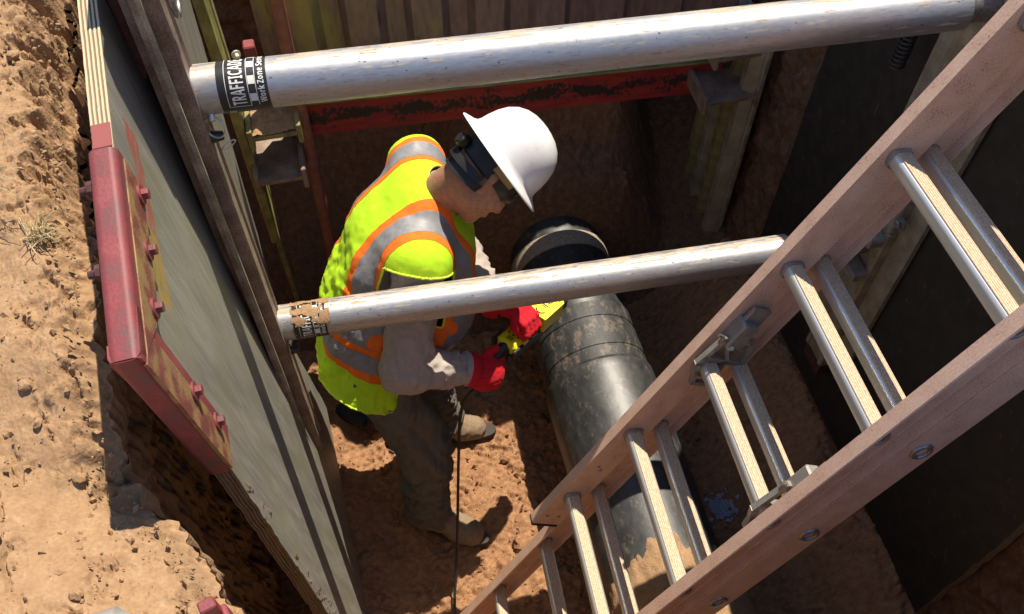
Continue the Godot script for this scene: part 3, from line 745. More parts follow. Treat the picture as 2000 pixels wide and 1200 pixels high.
func build_right_wall() -> void:
	var s := thing("plywood_sheet", "large black film-faced plywood sheet on the shaded right wall behind the ladder", "plywood sheet", Vector3(1.385, -1.59, -0.535))
	var f := MB.new()
	var n := 60
	var ra := ragged(n, 0.006, 91); var rb := ragged(n, 0.006, 92)
	var w := 1.345; var h := 1.76
	for i in n - 1:
		var y0 := h * i / (n - 1); var y1 := h * (i + 1) / (n - 1)
		f.quad(Vector3(0, y0, ra[i]), Vector3(0, y0, -w + rb[i]), Vector3(0, y1, -w + rb[i + 1]), Vector3(0, y1, ra[i + 1]), Vector2(0, 1 - y0 / h), Vector2(1, 1 - y0 / h), Vector2(1, 1 - y1 / h), Vector2(0, 1 - y1 / h))
	f.X = Transform3D.IDENTITY
	obj("sheet_face", f.build(20.0), M.black_film, s)
	var e := MB.new()
	for i in n - 1:
		var y0 := h * i / (n - 1); var y1 := h * (i + 1) / (n - 1)
		e.quad(Vector3(0.028, y0, ra[i] + 0.004), Vector3(0, y0, ra[i]), Vector3(0, y1, ra[i + 1]), Vector3(0.028, y1, ra[i + 1] + 0.004))
		e.quad(Vector3(0, y0, -w + rb[i]), Vector3(0.028, y0, -w + rb[i]), Vector3(0.028, y1, -w + rb[i + 1]), Vector3(0, y1, -w + rb[i + 1]))
	e.quad(Vector3(0, 0, 0), Vector3(0.028, 0, 0), Vector3(0.028, 0, -w), Vector3(0, 0, -w))
	e.quad(Vector3(0.028, 0, -w), Vector3(0.028, 0, 0), Vector3(0.028, h, 0), Vector3(0.028, h, -w))
	e.quad(Vector3(0, h, 0), Vector3(0, h, -w), Vector3(0.028, h, -w), Vector3(0.028, h, 0))
	obj("sheet_rim", e.build(20.0), M.torn_wood, s)
	# the rail that the struts press on
	var r := thing("shoring_rail", "pale upright shoring rail in shade on the black sheet at the right, behind the ladder", "shoring rail", Vector3(1.355, 0, -1.345), "vertical shoring rails")
	var up := Transform3D(Basis(Vector3(-1, 0, 0), Vector3(0, 0, -1), Vector3(0, -1, 0)), Vector3.ZERO)
	var a := MB.new(); a.X = up
	a.extrude(PackedVector2Array([Vector2(-0.026, -0.055), Vector2(0.013, -0.055), Vector2(0.017, -0.051), Vector2(0.017, -0.038), Vector2(0.012, -0.034), Vector2(0.012, 0.034), Vector2(0.017, 0.038), Vector2(0.017, 0.051), Vector2(0.013, 0.055), Vector2(-0.026, 0.055)]), -0.16, 1.36)
	obj("face_channel", a.build(20.0), M.pale_aluminium, r)
	for sd in [-1.0, 1.0]:
		var wi := MB.new(); wi.X = up
		wi.extrude(rect(-0.026, 0.056 if sd > 0 else -0.125, -0.012, 0.125 if sd > 0 else -0.056), -0.16, 1.34)
		obj("wing", wi.build(20.0), M.pale_aluminium, r)
	bolt("bolt", r, Transform3D(Basis(Vector3.UP, -PI / 2), Vector3(-0.018, -0.62, 0.075)), M.grey_steel, 0.012, 0.012)
	obj("pin_ring", ring(0.02, 0.0018), M.grey_steel, r, Transform3D(Basis.from_euler(Vector3(0.3, -1.0, 0.2)), Vector3(-0.030, -0.665, 0.06)))
	# clamp block behind the lower strut's end
	for q in [[-0.05, -0.80, 0.0]]:
		var c := MB.new(); c.X = Transform3D(Basis.IDENTITY, Vector3(q[0] + 0.012, q[1] + 0.075, q[2] + 0.01)); c.box(Vector3(0.05, 0.035, 0.09), 0.005)
		obj("strut_bracket", c.build(20.0), M.cast_aluminium, r)
		var c2 := MB.new(); c2.X = Transform3D(Basis.IDENTITY, Vector3(q[0] + 0.012, q[1] - 0.075, q[2] + 0.01)); c2.box(Vector3(0.05, 0.035, 0.09), 0.005)
		obj("strut_bracket", c2.build(20.0), M.cast_aluminium, r)
	# serrated lower foot of the rail, dim against the black sheet
	var ft := MB.new(); ft.X = up
	ft.extrude(PackedVector2Array([Vector2(-0.026, -0.05), Vector2(0.006, -0.05), Vector2(0.006, 0.05), Vector2(-0.026, 0.05)]), 1.362, 1.43)
	obj("rail_foot", ft.build(20.0), M.dark_red_iron, r)
	# coil hose hanging by the upper strut
	var hz := thing("spring", "black coil spring hanging on the dark right wall under the upper strut's end", "spring", Vector3(1.33, -0.10, -1.52))
	var p := PackedVector3Array()
	for k in 190: p.append(Vector3(cos(k * 0.55) * 0.016, -k * 0.0011, sin(k * 0.55) * 0.016))
	var cs := MB.new(); cs.tube(p, PackedFloat32Array([0.0035]), 6)
	obj("coil", cs.build(60.0), M.dark_steel, hz)

func i_beam(label: String, at: Vector3, w: float, h: float, th: float, l: float, m: Material, dirt: bool) -> void:   # lies on its side, runs away from the camera
	var b := thing("steel_beam", label, "steel beam", at, "beam stubs of the end shield")
	var wb := MB.new(); wb.extrude(rect(-w / 2 + th, -th / 2, w / 2 - th, th / 2), -l, 0.0)
	obj("web", wb.build(20.0), m, b)
	for s in [-1.0, 1.0]:
		var f := MB.new(); f.X = Transform3D(Basis.IDENTITY, Vector3(s * (w / 2 - th / 2), -0.006, -l / 2)); f.box(Vector3(th, h, l), 0.002)
		obj("flange", f.build(20.0), m, b)
	if dirt:
		var n := 26; var pts := PackedVector3Array()
		for j in n:
			for i in n:
				var x := lerpf(-w / 2 + th + 0.001, w / 2 - th - 0.001, float(i) / (n - 1)); var z := lerpf(0.0, -l, float(j) / (n - 1))
				pts.append(Vector3(x, th / 2 + 0.004 + maxf(0.0, 0.006 + crumbs(x * 1.6 + at.x, at.y, z * 1.6, 1.0) * 0.6), z))
		tag(obj("caked_dirt", grid_mesh(pts, n, n), M.dry_earth, b), "tan dried dirt caked on the beam's web")

func build_end_shield() -> void:
	# corrugated end plate; ribs stand toward the camera
	var e := thing("end_shield", "corrugated steel end plate, yellow paint rubbed to brown, across the far end of the trench", "trench shield", Vector3(-0.22, -0.98, -2.36))
	var nrib := 8
	var w := 1.54; var yb := 0.14; var yt := 0.54
	var turn := Basis(Vector3.UP, -0.02)
	e.transform.basis = turn
	for k in nrib:
		var x0 := w * k / nrib; var x1 := w * (k + 1) / nrib
		var s := MB.new()
		var c := [[x0, 0.0], [x0 + 0.055, 0.0], [x0 + 0.075, 0.042], [x1 - 0.028, 0.042], [x1, 0.0]]
		for i in 4:
			var a: Array = c[i]; var b: Array = c[i + 1]
			s.quad(Vector3(a[0], yb, a[1]), Vector3(b[0], yb, b[1]), Vector3(b[0], yt, b[1]), Vector3(a[0], yt, a[1]), Vector2(a[0] / w, 1), Vector2(b[0] / w, 1), Vector2(b[0] / w, 0), Vector2(a[0] / w, 0))
			s.quad(Vector3(b[0], yb, b[1] - 0.005), Vector3(a[0], yb, a[1] - 0.005), Vector3(a[0], yt, a[1] - 0.005), Vector3(b[0], yt, b[1] - 0.005), Vector2(b[0] / w, 1), Vector2(a[0] / w, 1), Vector2(a[0] / w, 0), Vector2(b[0] / w, 0))
		obj("rib_panel", s.build(20.0), M.corrugated_steel, e)
	var rb := thing("steel_beam", "red horizontal steel beam with black scraped patches along the end shield's foot", "steel beam", Vector3(-0.20, -0.90, -2.305))
	rb.rotation.y = -0.02; rb.rotation.z = -0.045
	var s2 := MB.new()
	var x := 1.50
	s2.quad(Vector3(0, -0.07, 0), Vector3(x, -0.07, 0), Vector3(x, 0.07, 0), Vector3(0, 0.07, 0), Vector2(0, 1), Vector2(1, 1), Vector2(1, 0), Vector2(0, 0))
	obj("beam_face", s2.build(), M.red_beam_paint, rb)
	var s3 := MB.new(); s3.X = Transform3D(Basis.IDENTITY, Vector3(x / 2, 0, -0.027)); s3.box(Vector3(x, 0.146, 0.05), 0.004)
	obj("beam_body", s3.build(20.0), M.red_paint, rb)
	var s4 := MB.new(); s4.X = Transform3D(Basis.IDENTITY, Vector3(x / 2, 0.078, 0.004)); s4.box(Vector3(x, 0.008, 0.03), 0.002)
	obj("top_lip", s4.build(20.0), M.yellow_paint, rb)
	# yellow side plate on the left and the beam stubs on both sides
	var y := thing("side_plate", "yellow painted steel side plate beyond the ragged edge of the left plywood", "steel plate", Vector3(-0.335, -0.9, -2.19))
	var ys := MB.new(); ys.X = Transform3D(Basis.IDENTITY, Vector3(0, 0.2, -0.05)); ys.box(Vector3(0.03, 1.3, 0.10), 0.004)
	obj("plate", ys.build(20.0), M.yellow_paint, y)
	var yd := MB.new(); yd.X = Transform3D(Basis.IDENTITY, Vector3(0.012, 0.2, -0.125)); yd.box(Vector3(0.012, 1.3, 0.045), 0.003)
	obj("edge_strip", yd.build(20.0), M.olive_paint, y)
	var yl := MB.new(); yl.X = Transform3D(Basis.IDENTITY, Vector3(0.0, -0.75, -0.09)); yl.box(Vector3(0.02, 0.58, 0.07), 0.003)
	obj("lower_plate", yl.build(20.0), M.olive_paint, y)
	i_beam("upper left steel beam stub with tan dirt caked on its web, under the upper strut's sticker", Vector3(-0.235, -0.83, -2.17), 0.165, 0.075, 0.016, 0.15, M.olive_paint, true)
	i_beam("lower left olive steel beam stub below the dirt-caked one", Vector3(-0.250, -0.985, -2.13), 0.165, 0.085, 0.016, 0.19, M.dusty_aluminium, false)
	i_beam("upper right brown steel beam stub just below the upper strut", Vector3(1.275, -0.775, -2.14), 0.185, 0.07, 0.014, 0.19, M.dusty_aluminium, false)
	i_beam("lower right brown steel beam stub above the ribbed aluminium panel", Vector3(1.265, -0.945, -2.12), 0.20, 0.07, 0.014, 0.21, M.dusty_aluminium, false)
	bolt("bolt", y, Transform3D(Basis(Vector3.UP, 0.3), Vector3(0.05, 0.35, -0.04)), M.bright_aluminium, 0.008, 0.014)
	var br := MB.new(); br.X = Transform3D(Basis.IDENTITY, Vector3(0.085, 0.30, -0.10)); br.box(Vector3(0.034, 0.07, 0.04), 0.004)
	obj("red_lug", br.build(20.0), M.red_paint, y)
	# leaning pole
	var p := thing("support_pole", "slim faded red pole standing at the far end, left of the person", "pole", Vector3(-0.162, -1.9, -2.26))
	var ps := MB.new(); ps.tube(PackedVector3Array([Vector3(0, -0.08, 0), Vector3(0.002, 0.3, 0), Vector3(0.028, 1.75, 0.012)]), PackedFloat32Array([0.0205]), 20)
	obj("pole_tube", ps.build(50.0), M.faded_red_pole, p)
	# ribbed aluminium panel at the right
	var a := thing("aluminium_panel", "ribbed pale aluminium panel standing upright at the right far corner", "aluminium panel", Vector3(1.352, -1.70, -2.13))
	for k in 4:
		var z0 := -0.085 * k - 0.006
		var rs := MB.new(); rs.extrude(PackedVector2Array([Vector2(0, z0), Vector2(-0.010, z0 - 0.004), Vector2(-0.036, z0 - 0.022), Vector2(-0.036, z0 - 0.052), Vector2(-0.010, z0 - 0.072), Vector2(0, z0 - 0.081)]), 0.0, 0.98)
		rs.X = Transform3D.IDENTITY
		obj("rib", rs.build(20.0), M.pale_aluminium if k % 2 == 0 else M.olive_paint, a, Transform3D(Basis(Vector3(1, 0, 0), Vector3(0, 0, 1), Vector3(0, 1, 0)), Vector3(0, 0, 0)))
	var bp := MB.new(); bp.X = Transform3D(Basis.IDENTITY, Vector3(0.01, 0.49, -0.175)); bp.box(Vector3(0.018, 0.99, 0.37), 0.003)
	obj("back_plate", bp.build(20.0), M.pale_aluminium, a)
	var an := MB.new(); an.X = Transform3D(Basis(Vector3.RIGHT, 0.07), Vector3(-0.015, -0.03, -0.19)); an.box(Vector3(0.085, 0.05, 0.42), 0.004)
	obj("foot_rail", an.build(20.0), M.grey_steel, a)

# ------------------------------------------------------------------ struts with their stickers
func wrap_text(txt: String, size_h: float, x_left: float, a_start: float, r: float, squeeze: float) -> ArrayMesh:   # letters bent round a tube along z: baseline runs round the tube
	var t := TextMesh.new()
	var f := SystemFont.new(); f.font_names = PackedStringArray(["Droid Sans"]); f.font_weight = 700
	t.font = f; t.text = txt; t.depth = 0.0; t.font_size = 48; t.pixel_size = 0.001
	t.horizontal_alignment = HORIZONTAL_ALIGNMENT_LEFT
	var arr := t.get_mesh_arrays()
	var v: PackedVector3Array = arr[Mesh.ARRAY_VERTEX]
	var lo := Vector3(1e9, 1e9, 0); var hi := -lo
	for p in v:
		lo = lo.min(p); hi = hi.max(p)
	var k := size_h / (hi.y - lo.y)
	var s := MB.new()
	var idx: PackedInt32Array = arr[Mesh.ARRAY_INDEX] if arr[Mesh.ARRAY_INDEX] != null else PackedInt32Array()
	if idx.size() == 0:
		for i in v.size(): idx.append(i)
	var bend := func(p: Vector3) -> Vector3:
		var ang := a_start - (p.x - lo.x) * k * squeeze / r
		return Vector3(-sin(ang) * r, cos(ang) * r, x_left + size_h - (p.y - lo.y) * k)
	for i in range(0, idx.size(), 3): s.tri(bend.call(v[idx[i]]), bend.call(v[idx[i + 2]]), bend.call(v[idx[i + 1]]))
	return s.build(60.0)

func shell(r: float, z0: float, z1: float, a0: float, a1: float, skew := 0.0) -> ArrayMesh:   # part of a tube along z; angle 0 = top, positive toward the camera's side
	var s := MB.new()
	var n := maxi(2, int(absf(a1 - a0) / 0.12))
	for i in n:
		var p := lerpf(a0, a1, float(i) / n); var q := lerpf(a0, a1, float(i + 1) / n)
		var dp := skew * i / n; var dq := skew * (i + 1) / n
		s.quad(Vector3(-sin(p) * r, cos(p) * r, z0 + dp), Vector3(-sin(q) * r, cos(q) * r, z0 + dq), Vector3(-sin(q) * r, cos(q) * r, z1 + dq), Vector3(-sin(p) * r, cos(p) * r, z1 + dp))
	return s.build(60.0)

func strut(label: String, a: Vector3, b: Vector3, sleeve: float, m: Material, dirty: bool) -> void:
	var st := thing("trench_strut", label, "strut", Vector3.ZERO, "galvanised struts across the trench")
	st.transform = along(a, b)   # z runs to the right, y up, x away from the camera: -x faces the camera
	var r := 0.048
	var L := a.distance_to(b)
	var s := MB.new()
	# u = 0 at the top, growing toward the camera's side
	s.tube(PackedVector3Array([Vector3(0, 0, 0.0), Vector3(0, 0, sleeve * 0.5), Vector3(0, 0, sleeve)]), PackedFloat32Array([r]), 48)
	for i in s.T.size(): s.T[i].y /= 1.65
	obj("sleeve", s.build(60.0), m, st)
	var pst := MB.new(); pst.tube(PackedVector3Array([Vector3(0, 0, sleeve - 0.02), Vector3(0, 0, L)]), PackedFloat32Array([0.036]), 32)
	obj("piston", pst.build(60.0), M.grey_steel, st)
	for q in [0.0]:
		var fl := MB.new(); fl.tube(PackedVector3Array([Vector3(0, 0, -0.012), Vector3(0, 0, -0.001)]), PackedFloat32Array([0.043]), 32)
		obj("end_plate", fl.build(40.0), M.dusty_aluminium, st)
	# sticker
	var z0 := 0.046 if not dirty else 0.036
	var k := 1.0 if not dirty else 0.92
	var lab := obj("sticker", shell(r + 0.0006, z0, z0 + 0.092 * k, -2.0, 2.5), M.label_black, st)
	var z := func(t: float) -> float: return z0 + t * 0.092 * k
	var lr := r + 0.0012
	for q in [[0.16, 0.172], [0.60, 0.612], [0.76, 0.772]]: obj("printed_line", shell(lr, z.call(q[0]), z.call(q[1]), -1.2, 1.75), M.print_white, lab)
	obj("printed_line", shell(lr, z.call(0.16), z.call(0.612), 1.74, 1.765), M.print_white, lab)
	for q in 4:
		var a0 := 1.55 - q * 0.68
		obj("printed_slash", shell(lr, z.call(0.62), z.call(0.755), a0 - 0.02, a0 - 0.34), M.print_white, lab)
	obj("lettering", wrap_text("TRAFFICADE", 0.026 * k, z.call(0.25), 1.66, lr, 0.50), M.print_white, lab)
	obj("lettering", wrap_text("Work Zone Services", 0.0125 * k, z.call(0.80), 1.62, lr, 0.82), M.print_white, lab)
	if not dirty:
		obj("lettering", wrap_text("ES", 0.012, z.call(0.12), 2.3, lr, 0.9), M.print_white, lab)
		# pin with its ring beside the sticker
		var pn := MB.new(); pn.X = Transform3D(Basis(Vector3.BACK, 2.2), Vector3(-0.038, -0.030, 0.020)); pn.lathe(PackedVector2Array([Vector2(0, 0.014), Vector2(0.006, 0.013), Vector2(0.007, 0.0)]), 12)
		obj("pin", pn.build(40.0), M.bright_aluminium, st)
		obj("pin_ring", ring(0.021, 0.0018), M.bright_aluminium, st, Transform3D(Basis.from_euler(Vector3(0.35, 1.15, 0.1)), Vector3(-0.050, -0.052, 0.022)))
	else:
		var pn := MB.new(); pn.X = Transform3D(Basis(Vector3.BACK, 2.2), Vector3(-0.038, -0.028, 0.016)); pn.lathe(PackedVector2Array([Vector2(0, 0.010), Vector2(0.006, 0.009), Vector2(0.007, 0.0)]), 12)
		obj("pin", pn.build(40.0), M.bright_aluminium, st)
		# mud dried over the sticker in flakes
		var nz := noise(8, 40.0, 3)
		var md := MB.new()
		var na := 70; var nzz := 46
		for j in nzz:
			for i in na:
				var t0 := lerpf(-1.3, 1.5, float(i) / na); var t1 := lerpf(-1.3, 1.5, float(i + 1) / na)
				var q0 := z0 + 0.10 * j / nzz - 0.004; var q1 := z0 + 0.10 * (j + 1) / nzz - 0.004
				var cover := nz.get_noise_3d(sin(t0) * 0.05, cos(t0) * 0.05, q0 * 0.55) + 0.22 - 0.55 * smoothstep(0.5, 1.4, t0)
				if cover > 0.0:
					var rr := lr + 0.0006
					md.quad(Vector3(-sin(t0) * rr, cos(t0) * rr, q0), Vector3(-sin(t1) * rr, cos(t1) * rr, q0), Vector3(-sin(t1) * rr, cos(t1) * rr, q1), Vector3(-sin(t0) * rr, cos(t0) * rr, q1))
		obj("dried_mud", md.build(60.0), M.dry_earth, st)

func build_struts() -> void:
	strut("upper galvanised strut across the trench, carrying the clean black sticker", Vector3(-0.274, 0.0, -1.440), Vector3(1.345, 0.0, -1.345), 1.55, M.galvanised_0, false)
	strut("lower galvanised strut in front of the person, its sticker caked with mud", Vector3(-0.274, -0.80, -1.446), Vector3(1.345, -0.80, -1.365), 1.385, M.galvanised_1, true)

# ------------------------------------------------------------------ the pipe being worked on
func build_pipe() -> void:
	var c := Vector3(0.70, -1.682, 0.0)
	var p := thing("water_pipe", "thick black plastic pipe with muddy wrapped joint, lying along the trench floor", "pipe", c)
	var seg := func(called: String, prof: Array, m: Material) -> void:   # [u, radius]
		var s := MB.new()
		var pts := PackedVector3Array(); var rr := PackedFloat32Array()
		for q in prof:
			pts.append(Vector3(0, 0, -q[0])); rr.append(q[1])
		s.tube(pts, rr, 72, false)
		for i in s.T.size(): s.T[i].y /= 1.5
		obj(called, s.build(50.0), m, p)
	seg.call("pipe_barrel", [[0.05, 0.200], [0.4, 0.200], [0.9, 0.200], [1.52, 0.200], [1.548, 0.199], [1.562, 0.194], [1.566, 0.186]], M.black_pipe)
	seg.call("joint_wrap", [[1.555, 0.186], [1.556, 0.190], [1.60, 0.191], [1.602, 0.188], [1.612, 0.188], [1.614, 0.191], [1.66, 0.191], [1.662, 0.188], [1.672, 0.188], [1.674, 0.190], [1.72, 0.189], [1.722, 0.186], [1.735, 0.186], [1.737, 0.189], [1.80, 0.189]], M.muddy_wrap)
	seg.call("clean_band", [[1.80, 0.186], [1.801, 0.187], [2.07, 0.186], [2.071, 0.183]], M.black_pipe)
	seg.call("pale_ring", [[2.068, 0.184], [2.07, 0.192], [2.10, 0.194], [2.135, 0.192], [2.137, 0.184]], M.dusty_ring)
	seg.call("far_barrel", [[2.136, 0.183], [2.5, 0.183], [2.9, 0.183]], M.black_pipe)
	# torn flap edge of the wrap
	# sand heaped over the near part of the pipe
	var nu := 110; var nv := 100
	var pts := PackedVector3Array()
	for j in nv:
		var u := lerpf(0.10, 0.97, float(j) / (nv - 1))
		for i in nu:
			var a := lerpf(-1.75, 1.75, float(i) / (nu - 1))
			var reach := 0.90 + 0.05 * cos(a * 1.2) - 0.05 * absf(a) + n_lump.get_noise_2d(a * 0.25, u * 0.5 + 4.0) * 0.09
			var th := 0.026 * smoothstep(reach + 0.03, reach - 0.22, u) - 0.007 + 0.03 * smoothstep(0.8, 1.7, absf(a)) * smoothstep(reach + 0.02, reach - 0.1, u)
			var base := Vector3(sin(a), cos(a), 0)
			var w := c + base * 0.20 + Vector3(0, 0, -u)
			th += crumbs(w.x, w.y, w.z, 0.5) * 0.35 * smoothstep(reach + 0.02, reach - 0.08, u)
			pts.append(c + base * (0.200 + th) + Vector3(0, 0, -u))
	var o := obj("sand_heap", grid_mesh(pts, nu, nv), M.dry_earth)
	tag(o, "orange sand spilled over the pipe's near end under the ladder", "sand", "", "stuff")
	# a patch of blue marking paint on the earth right of the pipe
	var b := MB.new(); rng.seed = 9
	for k in 120:
		var d := Vector2(rng.randfn(0, 0.020), rng.randfn(0, 0.026))
		var x := 1.055 + d.x; var z := -1.115 + d.y
		var r := rng.randf_range(0.003, 0.011)
		b.X = Transform3D(Basis(Vector3.UP, rng.randf() * 6.0), Vector3(x, floor_y(x, z) + n_big.get_noise_2d(x, -z + 9.0) * 0.03 + crumbs(x, 1.0, -z, 0.6) + 0.004, z))
		b.box(Vector3(r * 2.0, 0.003, r * 1.5), 0.0008)
	tag(obj("paint_mark", b.build(20.0), M.blue_paint), "small patch of blue marking paint on the shaded earth right of the pipe", "paint mark")

# ------------------------------------------------------------------ the ladder
var LA := Vector3(0.391, -1.091, -0.927)     # first rung of the front section, at the far rail
var LD := Vector3(0.466, 0.883, -0.055).normalized()
var LE := Vector3(-0.048, 0.087, 0.995)

func c_channel(d: float, fl: float, th: float) -> PackedVector2Array:   # web on the y axis, flanges toward +x
	return PackedVector2Array([Vector2(0, -d), Vector2(fl - 0.002, -d), Vector2(fl, -d + 0.002), Vector2(fl, -d + th), Vector2(th + 0.002, -d + th + 0.001), Vector2(th, -d + th + 0.003), Vector2(th, d - th - 0.003), Vector2(th + 0.002, d - th - 0.001), Vector2(fl, d - th), Vector2(fl, d - 0.002), Vector2(fl - 0.002, d), Vector2(0, d)])

func build_ladder() -> void:
	var e := (LE - LD * LE.dot(LD)).normalized()
	var n := e.cross(LD); if n.x > 0.0: n = -n
	var l := thing("extension_ladder", "dusty pink fibreglass extension ladder with paired aluminium rungs, leaning across the right half", "ladder", LA)
	var w := 0.404
	var sp := 0.305
	for sec in 2:
		var o := Vector3.ZERO if sec == 0 else -0.079 * n + 0.013 * LD
		var i0 := -0.50 if sec == 0 else -3.05
		var i1 := 8.2 if sec == 0 else 7.0
		var word := "fly" if sec == 0 else "base"
		for side in 2:
			var out := -e if side == 0 else e
			var off := Vector3.ZERO if sec == 0 else out * 0.031
			var s := MB.new()
			# profile x -> outward, y -> ladder normal, z -> up or down the ladder so that the frame stays right-handed
			var zz := out.cross(n)
			s.X = Transform3D(Basis(out, n, zz), o + e * (w * side) + off)
			var z0 := i0 * sp * zz.dot(LD); var z1 := i1 * sp * zz.dot(LD)
			var ch := c_channel(0.039, 0.030, 0.0042)
			if sec == 1:
				for i in ch.size(): ch[i].x = -ch[i].x
			s.extrude(ch, minf(z0, z1), maxf(z0, z1))
			var rl := obj(word + "_rail", s.build(20.0), M.pink_fibreglass, l)
			if sec == 0:
				var cp := MB.new(); cp.X = Transform3D(Basis(out, n, zz), o + e * (w * side) + LD * (i0 * sp - 0.004))
				cp.box(Vector3(0.034, 0.082, 0.010), 0.003, Vector3(0.014, 0, 0)); obj("end_cap", cp.build(20.0), M.ladder_end_rubber, rl)
				for q in [Vector2(0.045, 0.018), Vector2(0.045, -0.018), Vector2(0.30, 0.004), Vector2(0.285, -0.010)]:
					var rv := MB.new(); rv.X = Transform3D(Basis(n, -out, LD if true else LD), o + e * (w * side) - out * 0.0 + LD * (i0 * sp + q.x) + n * q.y)
					rv.lathe(PackedVector2Array([Vector2(0, 0.002), Vector2(0.004, 0.0016), Vector2(0.0055, 0.0)]), 10)
					obj("rivet", rv.build(40.0), M.grey_steel, rl)
			else:
				var ft := MB.new(); ft.X = Transform3D(Basis(out, n, zz), o + e * (w * side) + off + LD * (i0 * sp)); ft.box(Vector3(0.05, 0.09, 0.03), 0.006, Vector3(0.012, 0, 0))
				obj("foot", ft.build(20.0), M.ladder_end_rubber, rl)
		# rungs: rounded aluminium with a ribbed tread worn with dust
		var tn := (n * -0.12 + Vector3(0, 1, 0) * 0.98); tn = (tn - e * tn.dot(e)).normalized()
		var ta := e.cross(tn).normalized()
		for i in (8 if sec == 0 else 9):
			var ii := i if sec == 0 else i - 2
			var at := o + LD * (sp * ii)
			var prof := PackedVector2Array()
			for k in 20:
				var a := TAU * k / 20.0
				prof.append(Vector2(signf(cos(a)) * pow(absf(cos(a)), 0.66) * 0.0195, signf(sin(a)) * pow(absf(sin(a)), 0.66) * 0.0175))
			var s := MB.new(); s.X = Transform3D(Basis(ta, tn, ta.cross(tn)), at)
			var zs := ta.cross(tn).dot(e)
			var ov := 0.0 if sec == 0 else 0.031
			s.extrude(prof, minf((0.002 - ov) * zs, (w - 0.002 + ov) * zs), maxf((0.002 - ov) * zs, (w - 0.002 + ov) * zs))
			var r := obj(word + "_rung", s.build(35.0), M.bright_aluminium, l)
			var td := MB.new(); td.X = s.X
			td.extrude(rect(-0.0130, 0.0150, 0.0130, 0.0178), minf((0.004 - ov) * zs, (w - 0.004 + ov) * zs), maxf((0.004 - ov) * zs, (w - 0.004 + ov) * zs))
			for k in 6:
				var x := -0.0115 + 0.0046 * k
				td.extrude(PackedVector2Array([Vector2(x - 0.0014, 0.0176), Vector2(x + 0.0014, 0.0176), Vector2(x + 0.0008, 0.0187), Vector2(x - 0.0008, 0.0187)]), minf((0.004 - ov) * zs, (w - 0.004 + ov) * zs), maxf((0.004 - ov) * zs, (w - 0.004 + ov) * zs))
			obj("tread", td.build(20.0), M.dusty_tread, r)
			for side in 2:
				var out := -e if side == 0 else e
				# collar on the inside and flared ferrule on the outside of the web
				var cr := MB.new(); cr.X = Transform3D(Basis(ta, tn, ta.cross(tn)), at + e * (w * side) + out * ov)
				var zz2 := ta.cross(tn).dot(out)
				var p2 := PackedVector2Array()
				for q in prof: p2.append(q * 1.22)
				cr.extrude(p2, minf(-0.009 * zz2, -0.001 * zz2), maxf(-0.009 * zz2, -0.001 * zz2))
				obj("rung_collar", cr.build(35.0), M.cast_aluminium, r)
				var fr := MB.new(); fr.X = Transform3D(Basis(ta, out, ta.cross(out)), at + e * (w * side) + out * (0.0042 if sec == 0 else ov))
				fr.lathe(PackedVector2Array([Vector2(0.0125, -0.004), Vector2(0.0125, 0.003), Vector2(0.0145, 0.0055), Vector2(0.0195, 0.0050), Vector2(0.0215, 0.0025), Vector2(0.0215, 0.0)]), 24)
				fr.lathe(PackedVector2Array([Vector2(0.0, -0.001), Vector2(0.0125, -0.001)]), 24)
				obj("ferrule", fr.build(45.0), M.grey_steel, r)
	# rung locks: cast hooks over the third pair of rungs, one inside each rail
	for side in 2:
		var dirn := 1.0 if side == 0 else -1.0
		var base := LD * (sp * 2.0) + e * (w * side + 0.022 * dirn)
		var k := Transform3D(Basis(LD, n, LD.cross(n)), base)   # x up the ladder, y out of it, z across
		var body := obj("rung_lock", lock_plate(), M.cast_aluminium, l, k)
		var br := MB.new()
		br.X = Transform3D(Basis.IDENTITY, Vector3(0.115, -0.004, -0.006 * dirn)); br.box(Vector3(0.075, 0.042, 0.040), 0.004)
		br.X = Transform3D(Basis.IDENTITY, Vector3(0.165, -0.012, -0.010 * dirn)); br.box(Vector3(0.05, 0.05, 0.012), 0.003)
		obj("guide_bracket", br.build(20.0), M.cast_aluminium, body)
		var sp2 := MB.new(); sp2.tube(PackedVector3Array([Vector3(0.075, 0.026, 0.0), Vector3(0.10, 0.032, 0.002), Vector3(0.102, 0.046, 0.002)]), PackedFloat32Array([0.004]), 8)
		obj("spring_arm", sp2.build(50.0), M.grey_steel, body)
		bolt("bolt", body, Transform3D(Basis.IDENTITY, Vector3(0.085, 0.004, 0.010)), M.bright_aluminium, 0.006, 0.006)

